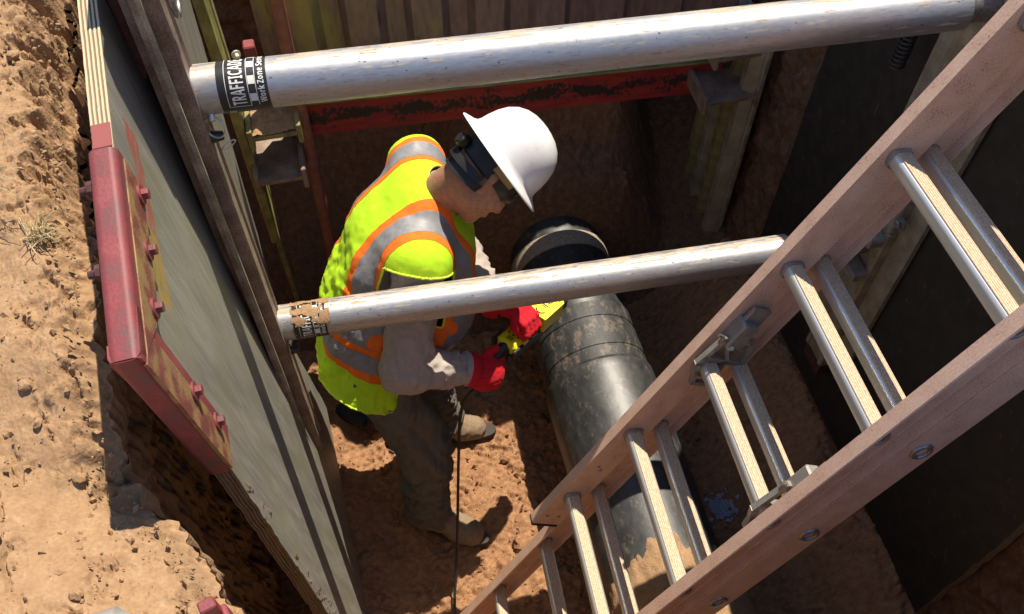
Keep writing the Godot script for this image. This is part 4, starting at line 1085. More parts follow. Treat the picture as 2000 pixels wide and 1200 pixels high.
func lock_plate() -> ArrayMesh:   # cast hook in the xy plane (x up the ladder, y out), 12 mm thick, with an open triangle
	var s := MB.new()
	var th := 0.012
	var bar := func(a: Vector2, b: Vector2, r: float) -> void:
		var d := (b - a).normalized(); var q := Vector2(-d.y, d.x) * r
		s.extrude(PackedVector2Array([a - q - d * r * 0.5, b - q + d * r * 0.5, b + q + d * r * 0.5, a + q - d * r * 0.5]), -th / 2, th / 2)
	# hook round the front rung and over the back one
	var last := Vector2.ZERO
	for k in 11:
		var a := lerpf(2.6, 5.6, k / 10.0)
		var p := Vector2(cos(a) * 0.030 + 0.003, sin(a) * 0.030 * 0.0 + (0.030 * sin(a)))
		if k > 0: bar.call(last, p, 0.006)
		last = p
	bar.call(Vector2(-0.022, 0.018), Vector2(0.005, 0.033), 0.0065)
	bar.call(Vector2(0.005, 0.033), Vector2(0.095, 0.022), 0.0065)
	bar.call(Vector2(0.024, -0.020), Vector2(0.028, -0.075), 0.0065)
	bar.call(Vector2(0.028, 0.028), Vector2(0.028, -0.075), 0.006)
	bar.call(Vector2(0.095, 0.022), Vector2(0.10, -0.05), 0.0065)
	bar.call(Vector2(0.028, -0.075), Vector2(0.10, -0.05), 0.0065)
	bar.call(Vector2(0.030, -0.03), Vector2(0.095, 0.018), 0.0045)
	bar.call(Vector2(-0.024, 0.016), Vector2(-0.060, 0.004), 0.005)
	bar.call(Vector2(-0.060, 0.004), Vector2(-0.056, -0.040), 0.005)
	bar.call(Vector2(-0.056, -0.040), Vector2(-0.024, -0.052), 0.005)
	return s.build(25.0)

# ------------------------------------------------------------------ smooth bodies: distance fields meshed as surface nets
class Field:
	var lo: Vector3; var c: float; var nx: int; var ny: int; var nz: int
	var F := PackedFloat32Array()
	func _init(a: Vector3, b: Vector3, cell: float) -> void:
		lo = a; c = cell
		nx = int((b.x - a.x) / c) + 2; ny = int((b.y - a.y) / c) + 2; nz = int((b.z - a.z) / c) + 2
		F.resize(nx * ny * nz); F.fill(0.2)
	func cap(a: Vector3, b: Vector3, ra: float, rb: float, k := 0.02, sub := false) -> void:   # tapered capsule, smoothly joined (or cut away)
		var m := maxf(ra, rb) + k + c * 2.5
		var p0 := ((a.min(b) - Vector3(m, m, m) - lo) / c).floor(); var p1 := ((a.max(b) + Vector3(m, m, m) - lo) / c).ceil()
		var i0 := clampi(int(p0.x), 0, nx - 1); var i1 := clampi(int(p1.x), 0, nx - 1)
		var j0 := clampi(int(p0.y), 0, ny - 1); var j1 := clampi(int(p1.y), 0, ny - 1)
		var k0 := clampi(int(p0.z), 0, nz - 1); var k1 := clampi(int(p1.z), 0, nz - 1)
		var ab := b - a; var l2 := maxf(ab.length_squared(), 1e-9)
		for z in range(k0, k1 + 1):
			for y in range(j0, j1 + 1):
				var at := (z * ny + y) * nx
				for x in range(i0, i1 + 1):
					var p := lo + Vector3(x, y, z) * c - a
					var t := clampf(p.dot(ab) / l2, 0.0, 1.0)
					var d := (p - ab * t).length() - lerpf(ra, rb, t)
					var f := F[at + x]
					if sub:
						d = -d
						var h := maxf(k - absf(f - d), 0.0) / k
						F[at + x] = maxf(f, d) + h * h * k * 0.25
					else:
						var h := maxf(k - absf(f - d), 0.0) / k
						F[at + x] = minf(f, d) - h * h * k * 0.25
	func ell(o: Vector3, B: Basis, r: Vector3, k := 0.02) -> void:   # ellipsoid with axes B
		var m := maxf(r.x, maxf(r.y, r.z)) + k + c * 2.5
		var p0 := ((o - Vector3(m, m, m) - lo) / c).floor(); var p1 := ((o + Vector3(m, m, m) - lo) / c).ceil()
		var I := B.transposed()
		for z in range(clampi(int(p0.z), 0, nz - 1), clampi(int(p1.z), 0, nz - 1) + 1):
			for y in range(clampi(int(p0.y), 0, ny - 1), clampi(int(p1.y), 0, ny - 1) + 1):
				var at := (z * ny + y) * nx
				for x in range(clampi(int(p0.x), 0, nx - 1), clampi(int(p1.x), 0, nx - 1) + 1):
					var q := I * (lo + Vector3(x, y, z) * c - o)
					var k0 := (q / r).length(); var k1 := (q / (r * r)).length()
					var d := k0 * (k0 - 1.0) / maxf(k1, 1e-6)
					var f := F[at + x]
					var h := maxf(k - absf(f - d), 0.0) / k
					F[at + x] = minf(f, d) - h * h * k * 0.25
	func nets() -> Dictionary:
		var V := PackedVector3Array(); var I := PackedInt32Array()
		var id := PackedInt32Array(); id.resize(nx * ny * nz); id.fill(-1)
		var sx := 1; var sy := nx; var sz := nx * ny
		var off := [0, sx, sy, sx + sy, sz, sx + sz, sy + sz, sx + sy + sz]
		var lim := c * 2.0
		for z in nz - 1:
			for y in ny - 1:
				var row := (z * ny + y) * nx
				for x in nx - 1:
					var at := row + x
					var f0 := F[at]
					if f0 > lim or f0 < -lim: continue
					var mask := 0
					for q in 8:
						if F[at + off[q]] < 0.0: mask |= 1 << q
					if mask == 0 or mask == 255: continue
					var s := Vector3.ZERO; var n := 0
					for q in 8:
						for ax in 3:
							var bit := 1 << ax
							if q & bit: continue
							var r := q | bit
							var a := F[at + off[q]]; var b := F[at + off[r]]
							if (a < 0.0) == (b < 0.0): continue
							var p := Vector3(q & 1, (q >> 1) & 1, (q >> 2) & 1)
							p[ax] += a / (a - b)
							s += p; n += 1
					id[at] = V.size()
					V.append(lo + (Vector3(x, y, z) + s / n) * c)
		for z in range(1, nz - 1):
			for y in range(1, ny - 1):
				for x in range(1, nx - 1):
					var at := (z * ny + y) * nx + x
					var f := F[at]
					if f > lim or f < -lim: continue
					for ax in 3:
						var st: int = [sx, sy, sz][ax]
						var g := F[at + st]
						if (f < 0.0) == (g < 0.0): continue
						var u: int = [sy, sz, sx][ax]; var v: int = [sz, sx, sy][ax]
						var a := id[at - u - v]; var b := id[at - v]; var d := id[at]; var e := id[at - u]
						if a < 0 or b < 0 or d < 0 or e < 0: continue
						if f < 0.0: I.append_array([a, b, d, a, d, e])
						else: I.append_array([a, d, b, a, e, d])
		return {"v": V, "i": I}

func smooth_normals(m: Dictionary) -> PackedVector3Array:
	var V: PackedVector3Array = m.v; var I: PackedInt32Array = m.i
	var N := PackedVector3Array(); N.resize(V.size())
	for t in range(0, I.size(), 3):
		var n := (V[I[t + 1]] - V[I[t]]).cross(V[I[t + 2]] - V[I[t]])
		N[I[t]] += n; N[I[t + 1]] += n; N[I[t + 2]] += n
	for i in N.size(): N[i] = N[i].normalized()
	return N

func swell(m: Dictionary, f: Callable) -> void:   # push every point along its normal
	var N := smooth_normals(m); var V: PackedVector3Array = m.v
	for i in V.size(): V[i] += N[i] * float(f.call(V[i]))
	m.v = V

func cut(m: Dictionary, S: PackedFloat32Array, level: float) -> Array:   # [part below the level, part above], cut along the level line
	var V: PackedVector3Array = m.v; var I: PackedInt32Array = m.i
	var out := [{"v": V.duplicate(), "i": PackedInt32Array()}, {"v": V.duplicate(), "i": PackedInt32Array()}]
	var made := {}
	var extra := PackedVector3Array()
	var base := V.size()
	var II := [PackedInt32Array(), PackedInt32Array()]
	for t in range(0, I.size(), 3):
		var a := I[t]; var b := I[t + 1]; var c := I[t + 2]
		var up := int(S[a] >= level) + int(S[b] >= level) + int(S[c] >= level)
		if up == 0: II[0].append_array([a, b, c]); continue
		if up == 3: II[1].append_array([a, b, c]); continue
		var lone := 1 if up == 1 else 0
		while int(S[a] >= level) != lone:
			var q := a; a = b; b = c; c = q
		var ids := []
		for e in [[a, b], [a, c]]:
			var key := Vector2i(mini(e[0], e[1]), maxi(e[0], e[1]))
			if not made.has(key):
				made[key] = base + extra.size()
				extra.append(V[e[0]].lerp(V[e[1]], (level - S[e[0]]) / (S[e[1]] - S[e[0]])))
			ids.append(made[key])
		II[lone].append_array([a, ids[0], ids[1]])
		II[1 - lone].append_array([ids[0], b, c, ids[0], c, ids[1]])
	for k in 2:
		out[k].v.append_array(extra); out[k].i = II[k]
	return out

func field_mesh(m: Dictionary, N := PackedVector3Array()) -> ArrayMesh:
	var V: PackedVector3Array = m.v; var I: PackedInt32Array = m.i
	if N.is_empty(): N = smooth_normals(m)
	# keep only the points in use
	var id := PackedInt32Array(); id.resize(V.size()); id.fill(-1)
	var v2 := PackedVector3Array(); var n2 := PackedVector3Array(); var i2 := PackedInt32Array()
	for t in range(0, I.size(), 3):
		for j in [0, 2, 1]:
			var a := I[t + j]
			if id[a] < 0:
				id[a] = v2.size(); v2.append(V[a]); n2.append(N[a])
			i2.append(id[a])
	var arr := []; arr.resize(Mesh.ARRAY_MAX)
	arr[Mesh.ARRAY_VERTEX] = v2; arr[Mesh.ARRAY_NORMAL] = n2; arr[Mesh.ARRAY_INDEX] = i2
	var am := ArrayMesh.new(); am.add_surface_from_arrays(Mesh.PRIMITIVE_TRIANGLES, arr)
	return am

func scalar(m: Dictionary, f: Callable) -> PackedFloat32Array:
	var S := PackedFloat32Array(); S.resize(m.v.size())
	for i in S.size(): S[i] = f.call(m.v[i])
	return S

# ------------------------------------------------------------------ the person
# joints, placed to match the pose: bent over the pipe, looking down at the tool
var J := {
	"pelvis": Vector3(-0.075, -1.175, -1.615), "waist": Vector3(-0.03, -1.045, -1.665), "chest": Vector3(0.075, -0.885, -1.715), "neck": Vector3(0.205, -0.735, -1.745),
	"nsh": Vector3(0.112, -0.800, -1.575), "fsh": Vector3(0.165, -0.790, -1.905), "nel": Vector3(0.020, -1.075, -1.405), "nwr": Vector3(0.207, -1.140, -1.404),
	"fel": Vector3(0.255, -1.09, -1.80), "fwr": Vector3(0.325, -1.085, -1.585),
	"nhip": Vector3(-0.07, -1.20, -1.525), "fhip": Vector3(-0.06, -1.20, -1.72), "nkn": Vector3(0.045, -1.555, -1.385), "nan": Vector3(0.015, -1.90, -1.315),
	"fkn": Vector3(0.10, -1.56, -1.70), "fan": Vector3(0.12, -1.90, -1.665), "head": Vector3(0.335, -0.640, -1.700)}
var HU := Vector3(0.88, 0.415, -0.21).normalized()          # crown of the head
var HF := Vector3(0.41, -0.866, 0.276)                       # where the face looks

func glove(fd: Field, wrist: Vector3, palm: Vector3, across: Vector3, fingers: Array, thumb: Array) -> void:
	# fingers: each a chain of points; palm as a flattened group of capsules
	for k in 4:
		var o := across * (0.027 - 0.018 * k)
		fd.cap(wrist + o * 0.75, palm + o, 0.019, 0.016, 0.012)
	for ch in fingers:
		for i in ch.size() - 1: fd.cap(ch[i], ch[i + 1], 0.0118 - 0.0006 * i, 0.0112 - 0.0006 * i, 0.004)
	for i in thumb.size() - 1: fd.cap(thumb[i], thumb[i + 1], 0.0145 - 0.001 * i, 0.013 - 0.001 * i, 0.006)

func torso_axis(p: Vector3) -> Vector2:   # (how far up the spine, how far toward the near side)
	var a: Vector3 = J.pelvis; var b: Vector3 = J.neck
	var sp := (b - a).normalized()
	var lat: Vector3 = (J.nsh - J.fsh); lat = (lat - sp * lat.dot(sp)).normalized()
	var d := p - a
	return Vector2(d.dot(sp), d.dot(lat))

func build_person() -> void:
	HF = (HF - HU * HF.dot(HU)).normalized()
	var HR := HU.cross(HF)                                    # the wearer's left ... right axis
	var P := thing("person", "worker in lime vest and white hard hat bending over the pipe with a tool", "person", Vector3(0.05, -2.0, -1.5))
	var org := Transform3D(Basis.IDENTITY, -P.position)
	# --- the body itself, one surface: torso, limbs, neck and head
	var fd := Field.new(Vector3(-0.32, -2.02, -2.08), Vector3(0.56, -0.44, -1.12), 0.015)
	fd.cap(J.pelvis, J.waist, 0.105, 0.10, 0.05); fd.cap(J.waist, J.chest, 0.10, 0.115, 0.05); fd.cap(J.chest, J.neck, 0.10, 0.05, 0.05)
	fd.cap(J.nsh, J.fsh, 0.05, 0.05, 0.05)
	fd.cap(J.neck, J.head, 0.055, 0.055, 0.03); fd.ell(J.head, Basis(HR, HU, HF), Vector3(0.070, 0.095, 0.085), 0.02)
	for s in [["nsh", "nel", "nwr"], ["fsh", "fel", "fwr"]]:
		fd.cap(J[s[0]], J[s[1]], 0.045, 0.038, 0.03); fd.cap(J[s[1]], J[s[2]], 0.038, 0.027, 0.02)
	for s in [["nhip", "nkn", "nan"], ["fhip", "fkn", "fan"]]:
		fd.cap(J[s[0]], J[s[1]], 0.075, 0.05, 0.04); fd.cap(J[s[1]], J[s[2]], 0.05, 0.035, 0.03)
	var body := fd.nets()
	# the head and neck once more, finely
	var hf := Field.new(J.head - Vector3(0.21, 0.21, 0.19), J.head + Vector3(0.17, 0.16, 0.19), 0.0055)
	var hp := func(x: float, y: float, z: float) -> Vector3: return J.head + HR * x + HU * y + HF * z
	hf.ell(hp.call(0, 0.03, -0.005), Basis(HR, HU, HF), Vector3(0.077, 0.095, 0.098), 0.02)
	hf.ell(hp.call(0, -0.035, 0.03), Basis(HR, HU, HF), Vector3(0.066, 0.085, 0.066), 0.03)
	hf.cap(hp.call(-0.045, -0.075, 0.0), hp.call(0, -0.105, 0.072), 0.022, 0.020, 0.025); hf.cap(hp.call(0.045, -0.075, 0.0), hp.call(0, -0.105, 0.072), 0.022, 0.020, 0.025)
	hf.cap(hp.call(0, -0.005, 0.088), hp.call(0, -0.038, 0.112), 0.009, 0.0135, 0.014)          # nose
	hf.cap(hp.call(-0.022, -0.072, 0.088), hp.call(0.022, -0.072, 0.088), 0.009, 0.009, 0.012)     # lips
	hf.cap(hp.call(-0.035, -0.028, 0.078), hp.call(-0.05, -0.03, 0.062), 0.018, 0.018, 0.02); hf.cap(hp.call(0.035, -0.028, 0.078), hp.call(0.05, -0.03, 0.062), 0.018, 0.018, 0.02)   # cheeks
	for sd in [-1.0, 1.0]:
		hf.cap(hp.call(0.078 * sd, 0.012, -0.022), hp.call(0.074 * sd, -0.032, -0.010), 0.013, 0.009, 0.008)   # ears
		hf.cap(hp.call(0.030 * sd, 0.012, 0.098), hp.call(0.034 * sd, 0.012, 0.096), 0.010, 0.010, 0.008, true)   # eye sockets
		hf.cap(hp.call(0.031 * sd, 0.010, 0.084), hp.call(0.033 * sd, 0.010, 0.084), 0.0115, 0.0115, 0.004)
	hf.cap(J.neck + Vector3(-0.03, -0.03, 0), hp.call(0, -0.05, -0.03), 0.062, 0.058, 0.03)
	var head := hf.nets()
	var n0: int = body.v.size()
	body.v.append_array(head.v)
	for t in range(0, head.i.size()): body.i.append(head.i[t] + n0)
	obj("body", field_mesh(body), M.skin, P, org)
	# short hair at the nape
	var hr := Field.new(J.head - Vector3(0.16, 0.16, 0.16), J.head + Vector3(0.15, 0.15, 0.16), 0.008)
	hr.ell(hp.call(0, 0.036, -0.010), Basis(HR, HU, HF), Vector3(0.0805, 0.096, 0.0985), 0.02)
	hr.cap(hp.call(0, -0.03, 0.10), hp.call(0, -0.12, 0.05), 0.115, 0.10, 0.02, true)
	hr.cap(hp.call(0, -0.13, -0.03), hp.call(0, -0.16, -0.03), 0.12, 0.12, 0.01, true)
	obj("hair", field_mesh(hr.nets()), M.hair, P, org)
	# --- trousers
	var wr := noise(61, 8.0, 2); var wr2 := noise(62, 24.0, 2)
	fd = Field.new(Vector3(-0.34, -1.98, -1.98), Vector3(0.32, -1.02, -1.14), 0.011)
	fd.cap(J.pelvis + Vector3(-0.005, -0.02, 0.0), J.waist + Vector3(0.0, -0.03, 0), 0.118, 0.10, 0.05)
	fd.cap(J.nhip + Vector3(-0.015, 0.0, 0.0), J.fhip + Vector3(-0.015, 0.0, 0.0), 0.100, 0.100, 0.05)
	for s in [["nhip", "nkn", "nan"], ["fhip", "fkn", "fan"]]:
		var kn: Vector3 = J[s[1]]; var an: Vector3 = J[s[2]]
		fd.cap(J[s[0]], kn, 0.112, 0.086, 0.04); fd.cap(kn, an + Vector3(0.0, 0.03, 0), 0.086, 0.072, 0.04)
		fd.cap(an + Vector3(0.01, 0.05, 0), an + Vector3(0.018, -0.005, 0), 0.070, 0.074, 0.02)
	var tr := fd.nets()
	swell(tr, func(p: Vector3) -> float:
		var low := smoothstep(-1.60, -1.85, p.y)
		var fold := wr.get_noise_3d(p.x * 1.0, p.y * (0.8 + 1.8 * low) + p.x * 0.9, p.z * 0.8)
		return fold * 0.024 + absf(wr2.get_noise_3d(p.x * 0.6, p.y * 0.9 - p.x, p.z * 0.5)) * -0.014)
	var parts := cut(tr, scalar(tr, func(p: Vector3) -> float: return p.y + 1.925 - 0.04 * p.x), 0.0)
	var trousers := obj("trousers", field_mesh(parts[1]), M.olive_trousers, P, org)
	# knife clip at the pocket: an oval black patch with a bright clip
	var pk := MB.new(); pk.X = Transform3D(Basis(Vector3(0.86, 0.05, 0.5).normalized(), Vector3(0.0, 1.0, 0.0), Vector3(-0.5, 0.0, 0.86)).orthonormalized(), Vector3(-0.045, -1.525, -1.395))
	pk.box(Vector3(0.088, 0.034, 0.02), 0.008)
	obj("pocket_pouch", pk.build(40.0), M.dark_rubber, trousers, org.affine_inverse() * org * Transform3D(Basis.IDENTITY, Vector3.ZERO))
	var ck := MB.new(); ck.X = Transform3D(Basis(Vector3(0.8, 0.0, 0.6).normalized(), Vector3.UP, Vector3(-0.6, 0, 0.8)).orthonormalized(), Vector3(-0.068, -1.520, -1.378))
	ck.box(Vector3(0.020, 0.012, 0.006), 0.002)
	obj("metal_clip", ck.build(30.0), M.grey_steel, trousers)
	# --- boots
	for s in [["nan", Vector3(0.185, -1.972, -1.205), "near"], ["fan", Vector3(0.285, -1.972, -1.625), "far"]]:
		var an: Vector3 = J[s[0]]; var toe: Vector3 = s[1]
		var f := Field.new(Vector3(-0.14, -2.02, -1.80), Vector3(0.36, -1.80, -1.10), 0.008)
		var dir := Vector3(toe.x - an.x, 0, toe.z - an.z).normalized(); var sd := Vector3(-dir.z, 0, dir.x)
		var heel := Vector3(an.x, -1.965, an.z) - dir * 0.055
		f.cap(an + Vector3(0, 0.06, 0), an + Vector3(0, -0.02, 0), 0.052, 0.050, 0.02)
		f.cap(heel + Vector3(0, 0.012, 0), heel + dir * 0.05 + Vector3(0, 0.015, 0), 0.040, 0.042, 0.02)
		f.cap(an + Vector3(0, -0.02, 0) + dir * 0.02, toe - dir * 0.09 + Vector3(0, 0.022, 0), 0.050, 0.044, 0.03)
		f.cap(toe - dir * 0.085 + sd * 0.012 + Vector3(0, 0.008, 0), toe - dir * 0.035 + sd * 0.006 + Vector3(0, 0.012, 0), 0.042, 0.041, 0.02)
		f.cap(toe - dir * 0.085 - sd * 0.012 + Vector3(0, 0.008, 0), toe - dir * 0.040 - sd * 0.006 + Vector3(0, 0.012, 0), 0.042, 0.039, 0.02)
		var bm := f.nets()
		bm = cut(bm, scalar(bm, func(p: Vector3) -> float: return p.y), -1.985)[1]
		swell(bm, func(p: Vector3) -> float: return wr2.get_noise_3d(p.x * 1.5, p.y * 1.5, p.z * 1.5) * 0.004)
		var bo := obj("boot", field_mesh(bm), M.suede_boot, P, org)
		var so := MB.new()
		var out := PackedVector2Array()
		for k in 24:
			var a := TAU * k / 24.0
			var l := cos(a) * 0.150; var wd := sin(a) * (0.047 if l > 0 else 0.040)
			out.append(Vector2(l, wd))
		so.X = Transform3D(Basis(dir, sd, Vector3(0, -1, 0)) if dir.cross(sd).y < 0 else Basis(dir, -sd, Vector3(0, -1, 0)), (heel + toe) * 0.5 + Vector3(0, 0, 0) + dir * 0.008)
		so.X.origin.y = -1.972
		so.extrude(out, 0.0, 0.022)
		obj("sole", so.build(30.0), M.boot_sole, bo)
		if s[2] == "near":
			for k in 2:
				var la := MB.new(); la.X = Transform3D(Basis.IDENTITY, an + dir * (0.045 + 0.02 * k) + Vector3(0, -0.0 - 0.01 * k, 0))
				la.tube(PackedVector3Array([sd * 0.03 + Vector3(0, 0.012, 0), Vector3(0, 0.040, 0), -sd * 0.03 + Vector3(0, 0.012, 0)]), PackedFloat32Array([0.003]), 6)
				obj("lace", la.build(50.0), M.black_strap, bo)
	# --- sleeves
	for s in [["nsh", "nel", "nwr"], ["fsh", "fel", "fwr"]]:
		var sh: Vector3 = J[s[0]]; var el: Vector3 = J[s[1]]; var wv: Vector3 = J[s[2]]
		var lo3 := sh.min(el).min(wv) - Vector3(0.11, 0.11, 0.11); var hi3 := sh.max(el).max(wv) + Vector3(0.11, 0.11, 0.11)
		fd = Field.new(lo3, hi3, 0.0075)
		fd.cap(sh, el, 0.080, 0.070, 0.03); fd.cap(el, wv, 0.070, 0.049, 0.025); fd.cap(el, el + (el - sh) * 0.04 + (el - wv) * 0.04, 0.066, 0.064, 0.02)
		var sl := fd.nets()
		var fa := (wv - el).normalized()
		swell(sl, func(p: Vector3) -> float:
			var t := (p - el).dot(fa)
			var ring_t := t * 58.0 + wr.get_noise_3dv(p * 1.6) * 5.0 + wr2.get_noise_3dv(p * 0.5) * 2.0
			var ringw := pow(0.5 + 0.5 * sin(ring_t), 1.6) * smoothstep(0.0, 0.06, t)
			var q := p - el; q -= fa * q.dot(fa)
			var upper := wr.get_noise_3d(p.x * 2.2 + p.y, p.y * 0.8, p.z * 2.2) * 0.005 + absf(wr2.get_noise_3d(p.x * 0.8, p.y * 0.35, p.z * 0.8)) * -0.008
			return ringw * 0.0085 - 0.003 + upper)
		sl = cut(sl, scalar(sl, func(p: Vector3) -> float: return (p - wv).dot(fa)), 0.008)[0]
		obj("sleeve", field_mesh(sl), M.beige_sleeve, P, org)
		var cf := MB.new(); cf.tube(PackedVector3Array([wv - fa * 0.022, wv - fa * 0.006, wv + fa * 0.012, wv + fa * 0.013]), PackedFloat32Array([0.051, 0.0515, 0.050, 0.03]), 28, false)
		obj("cuff", cf.build(50.0), M.beige_sleeve, P, org)
	# shirt collar and chest under the vest
	fd = Field.new(Vector3(-0.20, -1.22, -2.0), Vector3(0.40, -0.60, -1.42), 0.010)
	fd.cap(J.pelvis + Vector3(0.02, 0.02, 0.03), J.chest + Vector3(0.02, 0, 0.02), 0.135, 0.130, 0.05)
	fd.cap(J.chest + Vector3(0.02, 0, 0), J.neck + Vector3(0.0, -0.015, 0), 0.118, 0.070, 0.05)
	fd.cap(J.neck + Vector3(-0.01, -0.02, 0), J.neck + Vector3(0.035, 0.020, 0.012), 0.066, 0.060, 0.02)
	var cl := fd.nets()
	var ncut: Vector3 = (J.head - J.neck).normalized()
	cl = cut(cl, scalar(cl, func(p: Vector3) -> float: return (p - J.neck).dot(ncut)), 0.022)[0]
	obj("shirt", field_mesh(cl), M.beige_sleeve, P, org)
	build_vest(P, org)
	# --- gloves
	var near_h := Field.new(Vector3(0.18, -1.26, -1.53), Vector3(0.44, -1.03, -1.32), 0.0042)
	var g0: Vector3 = J.nwr
	var pal := Vector3(0.260, -1.170, -1.400)
	var ac := Vector3(0.18, 0.62, -0.55).normalized()
	var fing := []
	for k in 4:
		var o := ac * (0.027 - 0.018 * k)
		fing.append([pal + o, pal + o + Vector3(0.030, -0.012, 0.010), pal + o + Vector3(0.048, -0.020, -0.014), pal + o * 0.9 + Vector3(0.044, -0.018, -0.040 + 0.004 * k)])
	glove(near_h, g0 + Vector3(0.012, -0.002, 0), pal, ac, fing, [pal + ac * 0.026 + Vector3(-0.02, 0.008, 0), pal + ac * 0.046 + Vector3(0.006, 0.006, -0.010), pal + ac * 0.052 + Vector3(0.030, 0.0, -0.016)])
	near_h.ell(pal + Vector3(-0.004, 0.002, 0.010), Basis(ac, (pal - g0).normalized(), ac.cross(pal - g0).normalized()).orthonormalized(), Vector3(0.052, 0.058, 0.034), 0.016)
	var gm := near_h.nets()
	var gd := (pal - g0).normalized()
	swell(gm, func(p: Vector3) -> float:
		var t := (p - g0).dot(gd)
		return 0.004 * smoothstep(0.026, 0.0, t) + 0.003 * pow(0.5 + 0.5 * sin((p - g0).dot(ac) * 480.0), 2.0) * smoothstep(0.004, 0.02, t) * smoothstep(0.05, 0.03, t) + wr2.get_noise_3dv(p * 2.0) * 0.0016)
	var gn := obj("glove", field_mesh(gm), M.red_knit, P, org)
	var cufr := MB.new(); cufr.tube(PackedVector3Array([g0 - gd * 0.012, g0 - gd * 0.006, g0 + gd * 0.012, g0 + gd * 0.024]), PackedFloat32Array([0.049, 0.053, 0.052, 0.044]), 30, false)
	obj("glove_cuff", cufr.build(50.0), M.red_knit, gn)
	var far_h := Field.new(Vector3(0.28, -1.24, -1.68), Vector3(0.54, -1.02, -1.36), 0.0042)
	var w1: Vector3 = J.fwr
	var p1 := Vector3(0.398, -1.088, -1.540)
	var a1 := Vector3(0.78, -0.12, -0.60).normalized()
	fing = []
	for k in 4:
		var o := a1 * (0.027 - 0.018 * k)
		fing.append([p1 + o, p1 + o + Vector3(0.018, -0.004, 0.036), p1 + o + Vector3(0.022, -0.034, 0.058), p1 + o * 0.95 + Vector3(0.012, -0.066, 0.056 - 0.003 * k)])
	glove(far_h, w1 + Vector3(0.01, 0, 0.004), p1, a1, fing, [p1 - a1 * 0.03, p1 - a1 * 0.048 + Vector3(0.006, -0.02, 0.016), p1 - a1 * 0.048 + Vector3(0.022, -0.045, 0.030)])
	var fm := far_h.nets()
	swell(fm, func(p: Vector3) -> float: return wr2.get_noise_3dv(p * 2.0) * 0.002)
	var gf := obj("glove", field_mesh(fm), M.red_knit, P, org)
	var gd1 := (p1 - w1).normalized()
	var cuf2 := MB.new(); cuf2.tube(PackedVector3Array([w1 - gd1 * 0.02, w1 + gd1 * 0.01, w1 + gd1 * 0.025]), PackedFloat32Array([0.050, 0.050, 0.040]), 28, false)
	obj("glove_cuff", cuf2.build(50.0), M.red_knit, gf)
	# --- hard hat with its harness
	var hb := Basis(HR, HU, HF)
	var ht := Transform3D(hb, J.head + HU * 0.050 - HF * 0.004 - P.position)
	var s := MB.new()
	s.X = Transform3D(Basis.from_scale(Vector3(0.90, 1.0, 1.0)), Vector3.ZERO)
	s.lathe(PackedVector2Array([Vector2(0, 0.1530), Vector2(0.02, 0.1522), Vector2(0.045, 0.1480), Vector2(0.070, 0.1380), Vector2(0.092, 0.1215), Vector2(0.108, 0.1000), Vector2(0.1185, 0.0740), Vector2(0.1245, 0.0460), Vector2(0.1270, 0.0240), Vector2(0.1300, 0.0145), Vector2(0.138, 0.0080), Vector2(0.150, 0.0030), Vector2(0.163, -0.0030), Vector2(0.1665, -0.0060), Vector2(0.1665, -0.0085), Vector2(0.163, -0.0085), Vector2(0.150, -0.0010), Vector2(0.136, 0.0045), Vector2(0.126, 0.0100), Vector2(0.1225, 0.0240), Vector2(0.1200, 0.0460), Vector2(0.1140, 0.0730), Vector2(0.104, 0.0980), Vector2(0.088, 0.1185), Vector2(0.067, 0.1345), Vector2(0.044, 0.1440), Vector2(0, 0.1485)]), 72)
	var hat := obj("hard_hat", s.build(50.0), M.hard_hat_white, P, ht)
	for k in 3:   # pressed ribs over the crown
		var rb := MB.new(); var pp := PackedVector3Array()
		for i in 17:
			var a := lerpf(-1.12, 1.12, i / 16.0)
			pp.append(Vector3((k - 1) * 0.034, cos(a) * (0.1475 if k == 1 else 0.1415), sin(a) * 0.1215))
		rb.tube(pp, PackedFloat32Array([0.001, 0.0055, 0.0062, 0.0062, 0.0062, 0.0062, 0.0062, 0.0062, 0.0062, 0.0062, 0.0062, 0.0062, 0.0062, 0.0062, 0.0062, 0.0055, 0.001]), 12, true, Vector3.RIGHT)
		obj("crown_rib", rb.build(60.0), M.hard_hat_white, hat)
	# headband low round the skull, ratchet knob behind
	var strap := func(called: String, y0: float, y1: float, a0: float, a1: float, r: float, drop: float, m: Material, parent: Node) -> MeshInstance3D:
		var b := MB.new(); var n := 30
		for i in n:
			var p := lerpf(a0, a1, float(i) / n); var q := lerpf(a0, a1, float(i + 1) / n)
			var e := func(a: float, y: float, rr: float) -> Vector3: return Vector3(sin(a) * rr * 0.86, y - drop * pow(0.5 - 0.5 * cos(a), 1.5), cos(a) * rr * 1.08)
			b.quad(e.call(p, y0, r), e.call(q, y0, r), e.call(q, y1, r), e.call(p, y1, r))
			b.quad(e.call(q, y0, r - 0.004), e.call(p, y0, r - 0.004), e.call(p, y1, r - 0.004), e.call(q, y1, r - 0.004))
			b.quad(e.call(p, y0, r - 0.004), e.call(q, y0, r - 0.004), e.call(q, y0, r), e.call(p, y0, r))
		return obj(called, b.build(40.0), m, parent)
	strap.call("headband", -0.046, -0.024, 0.0, TAU, 0.0985, 0.010, M.black_strap, hat)
	strap.call("rear_band", -0.030, 0.030, 1.95, TAU - 1.95, 0.0985, 0.012, M.black_strap, hat)
	strap.call("brow_pad", -0.030, 0.030, -1.15, 1.15, 0.0975, 0.0, M.black_strap, hat)
	strap.call("nape_strap", -0.070, -0.046, PI - 1.25, PI + 1.25, 0.101, 0.026, M.black_strap, hat)
	strap.call("sweat_liner", -0.028, 0.040, -2.05, 2.05, 0.0965, 0.0, M.tan_liner, hat)
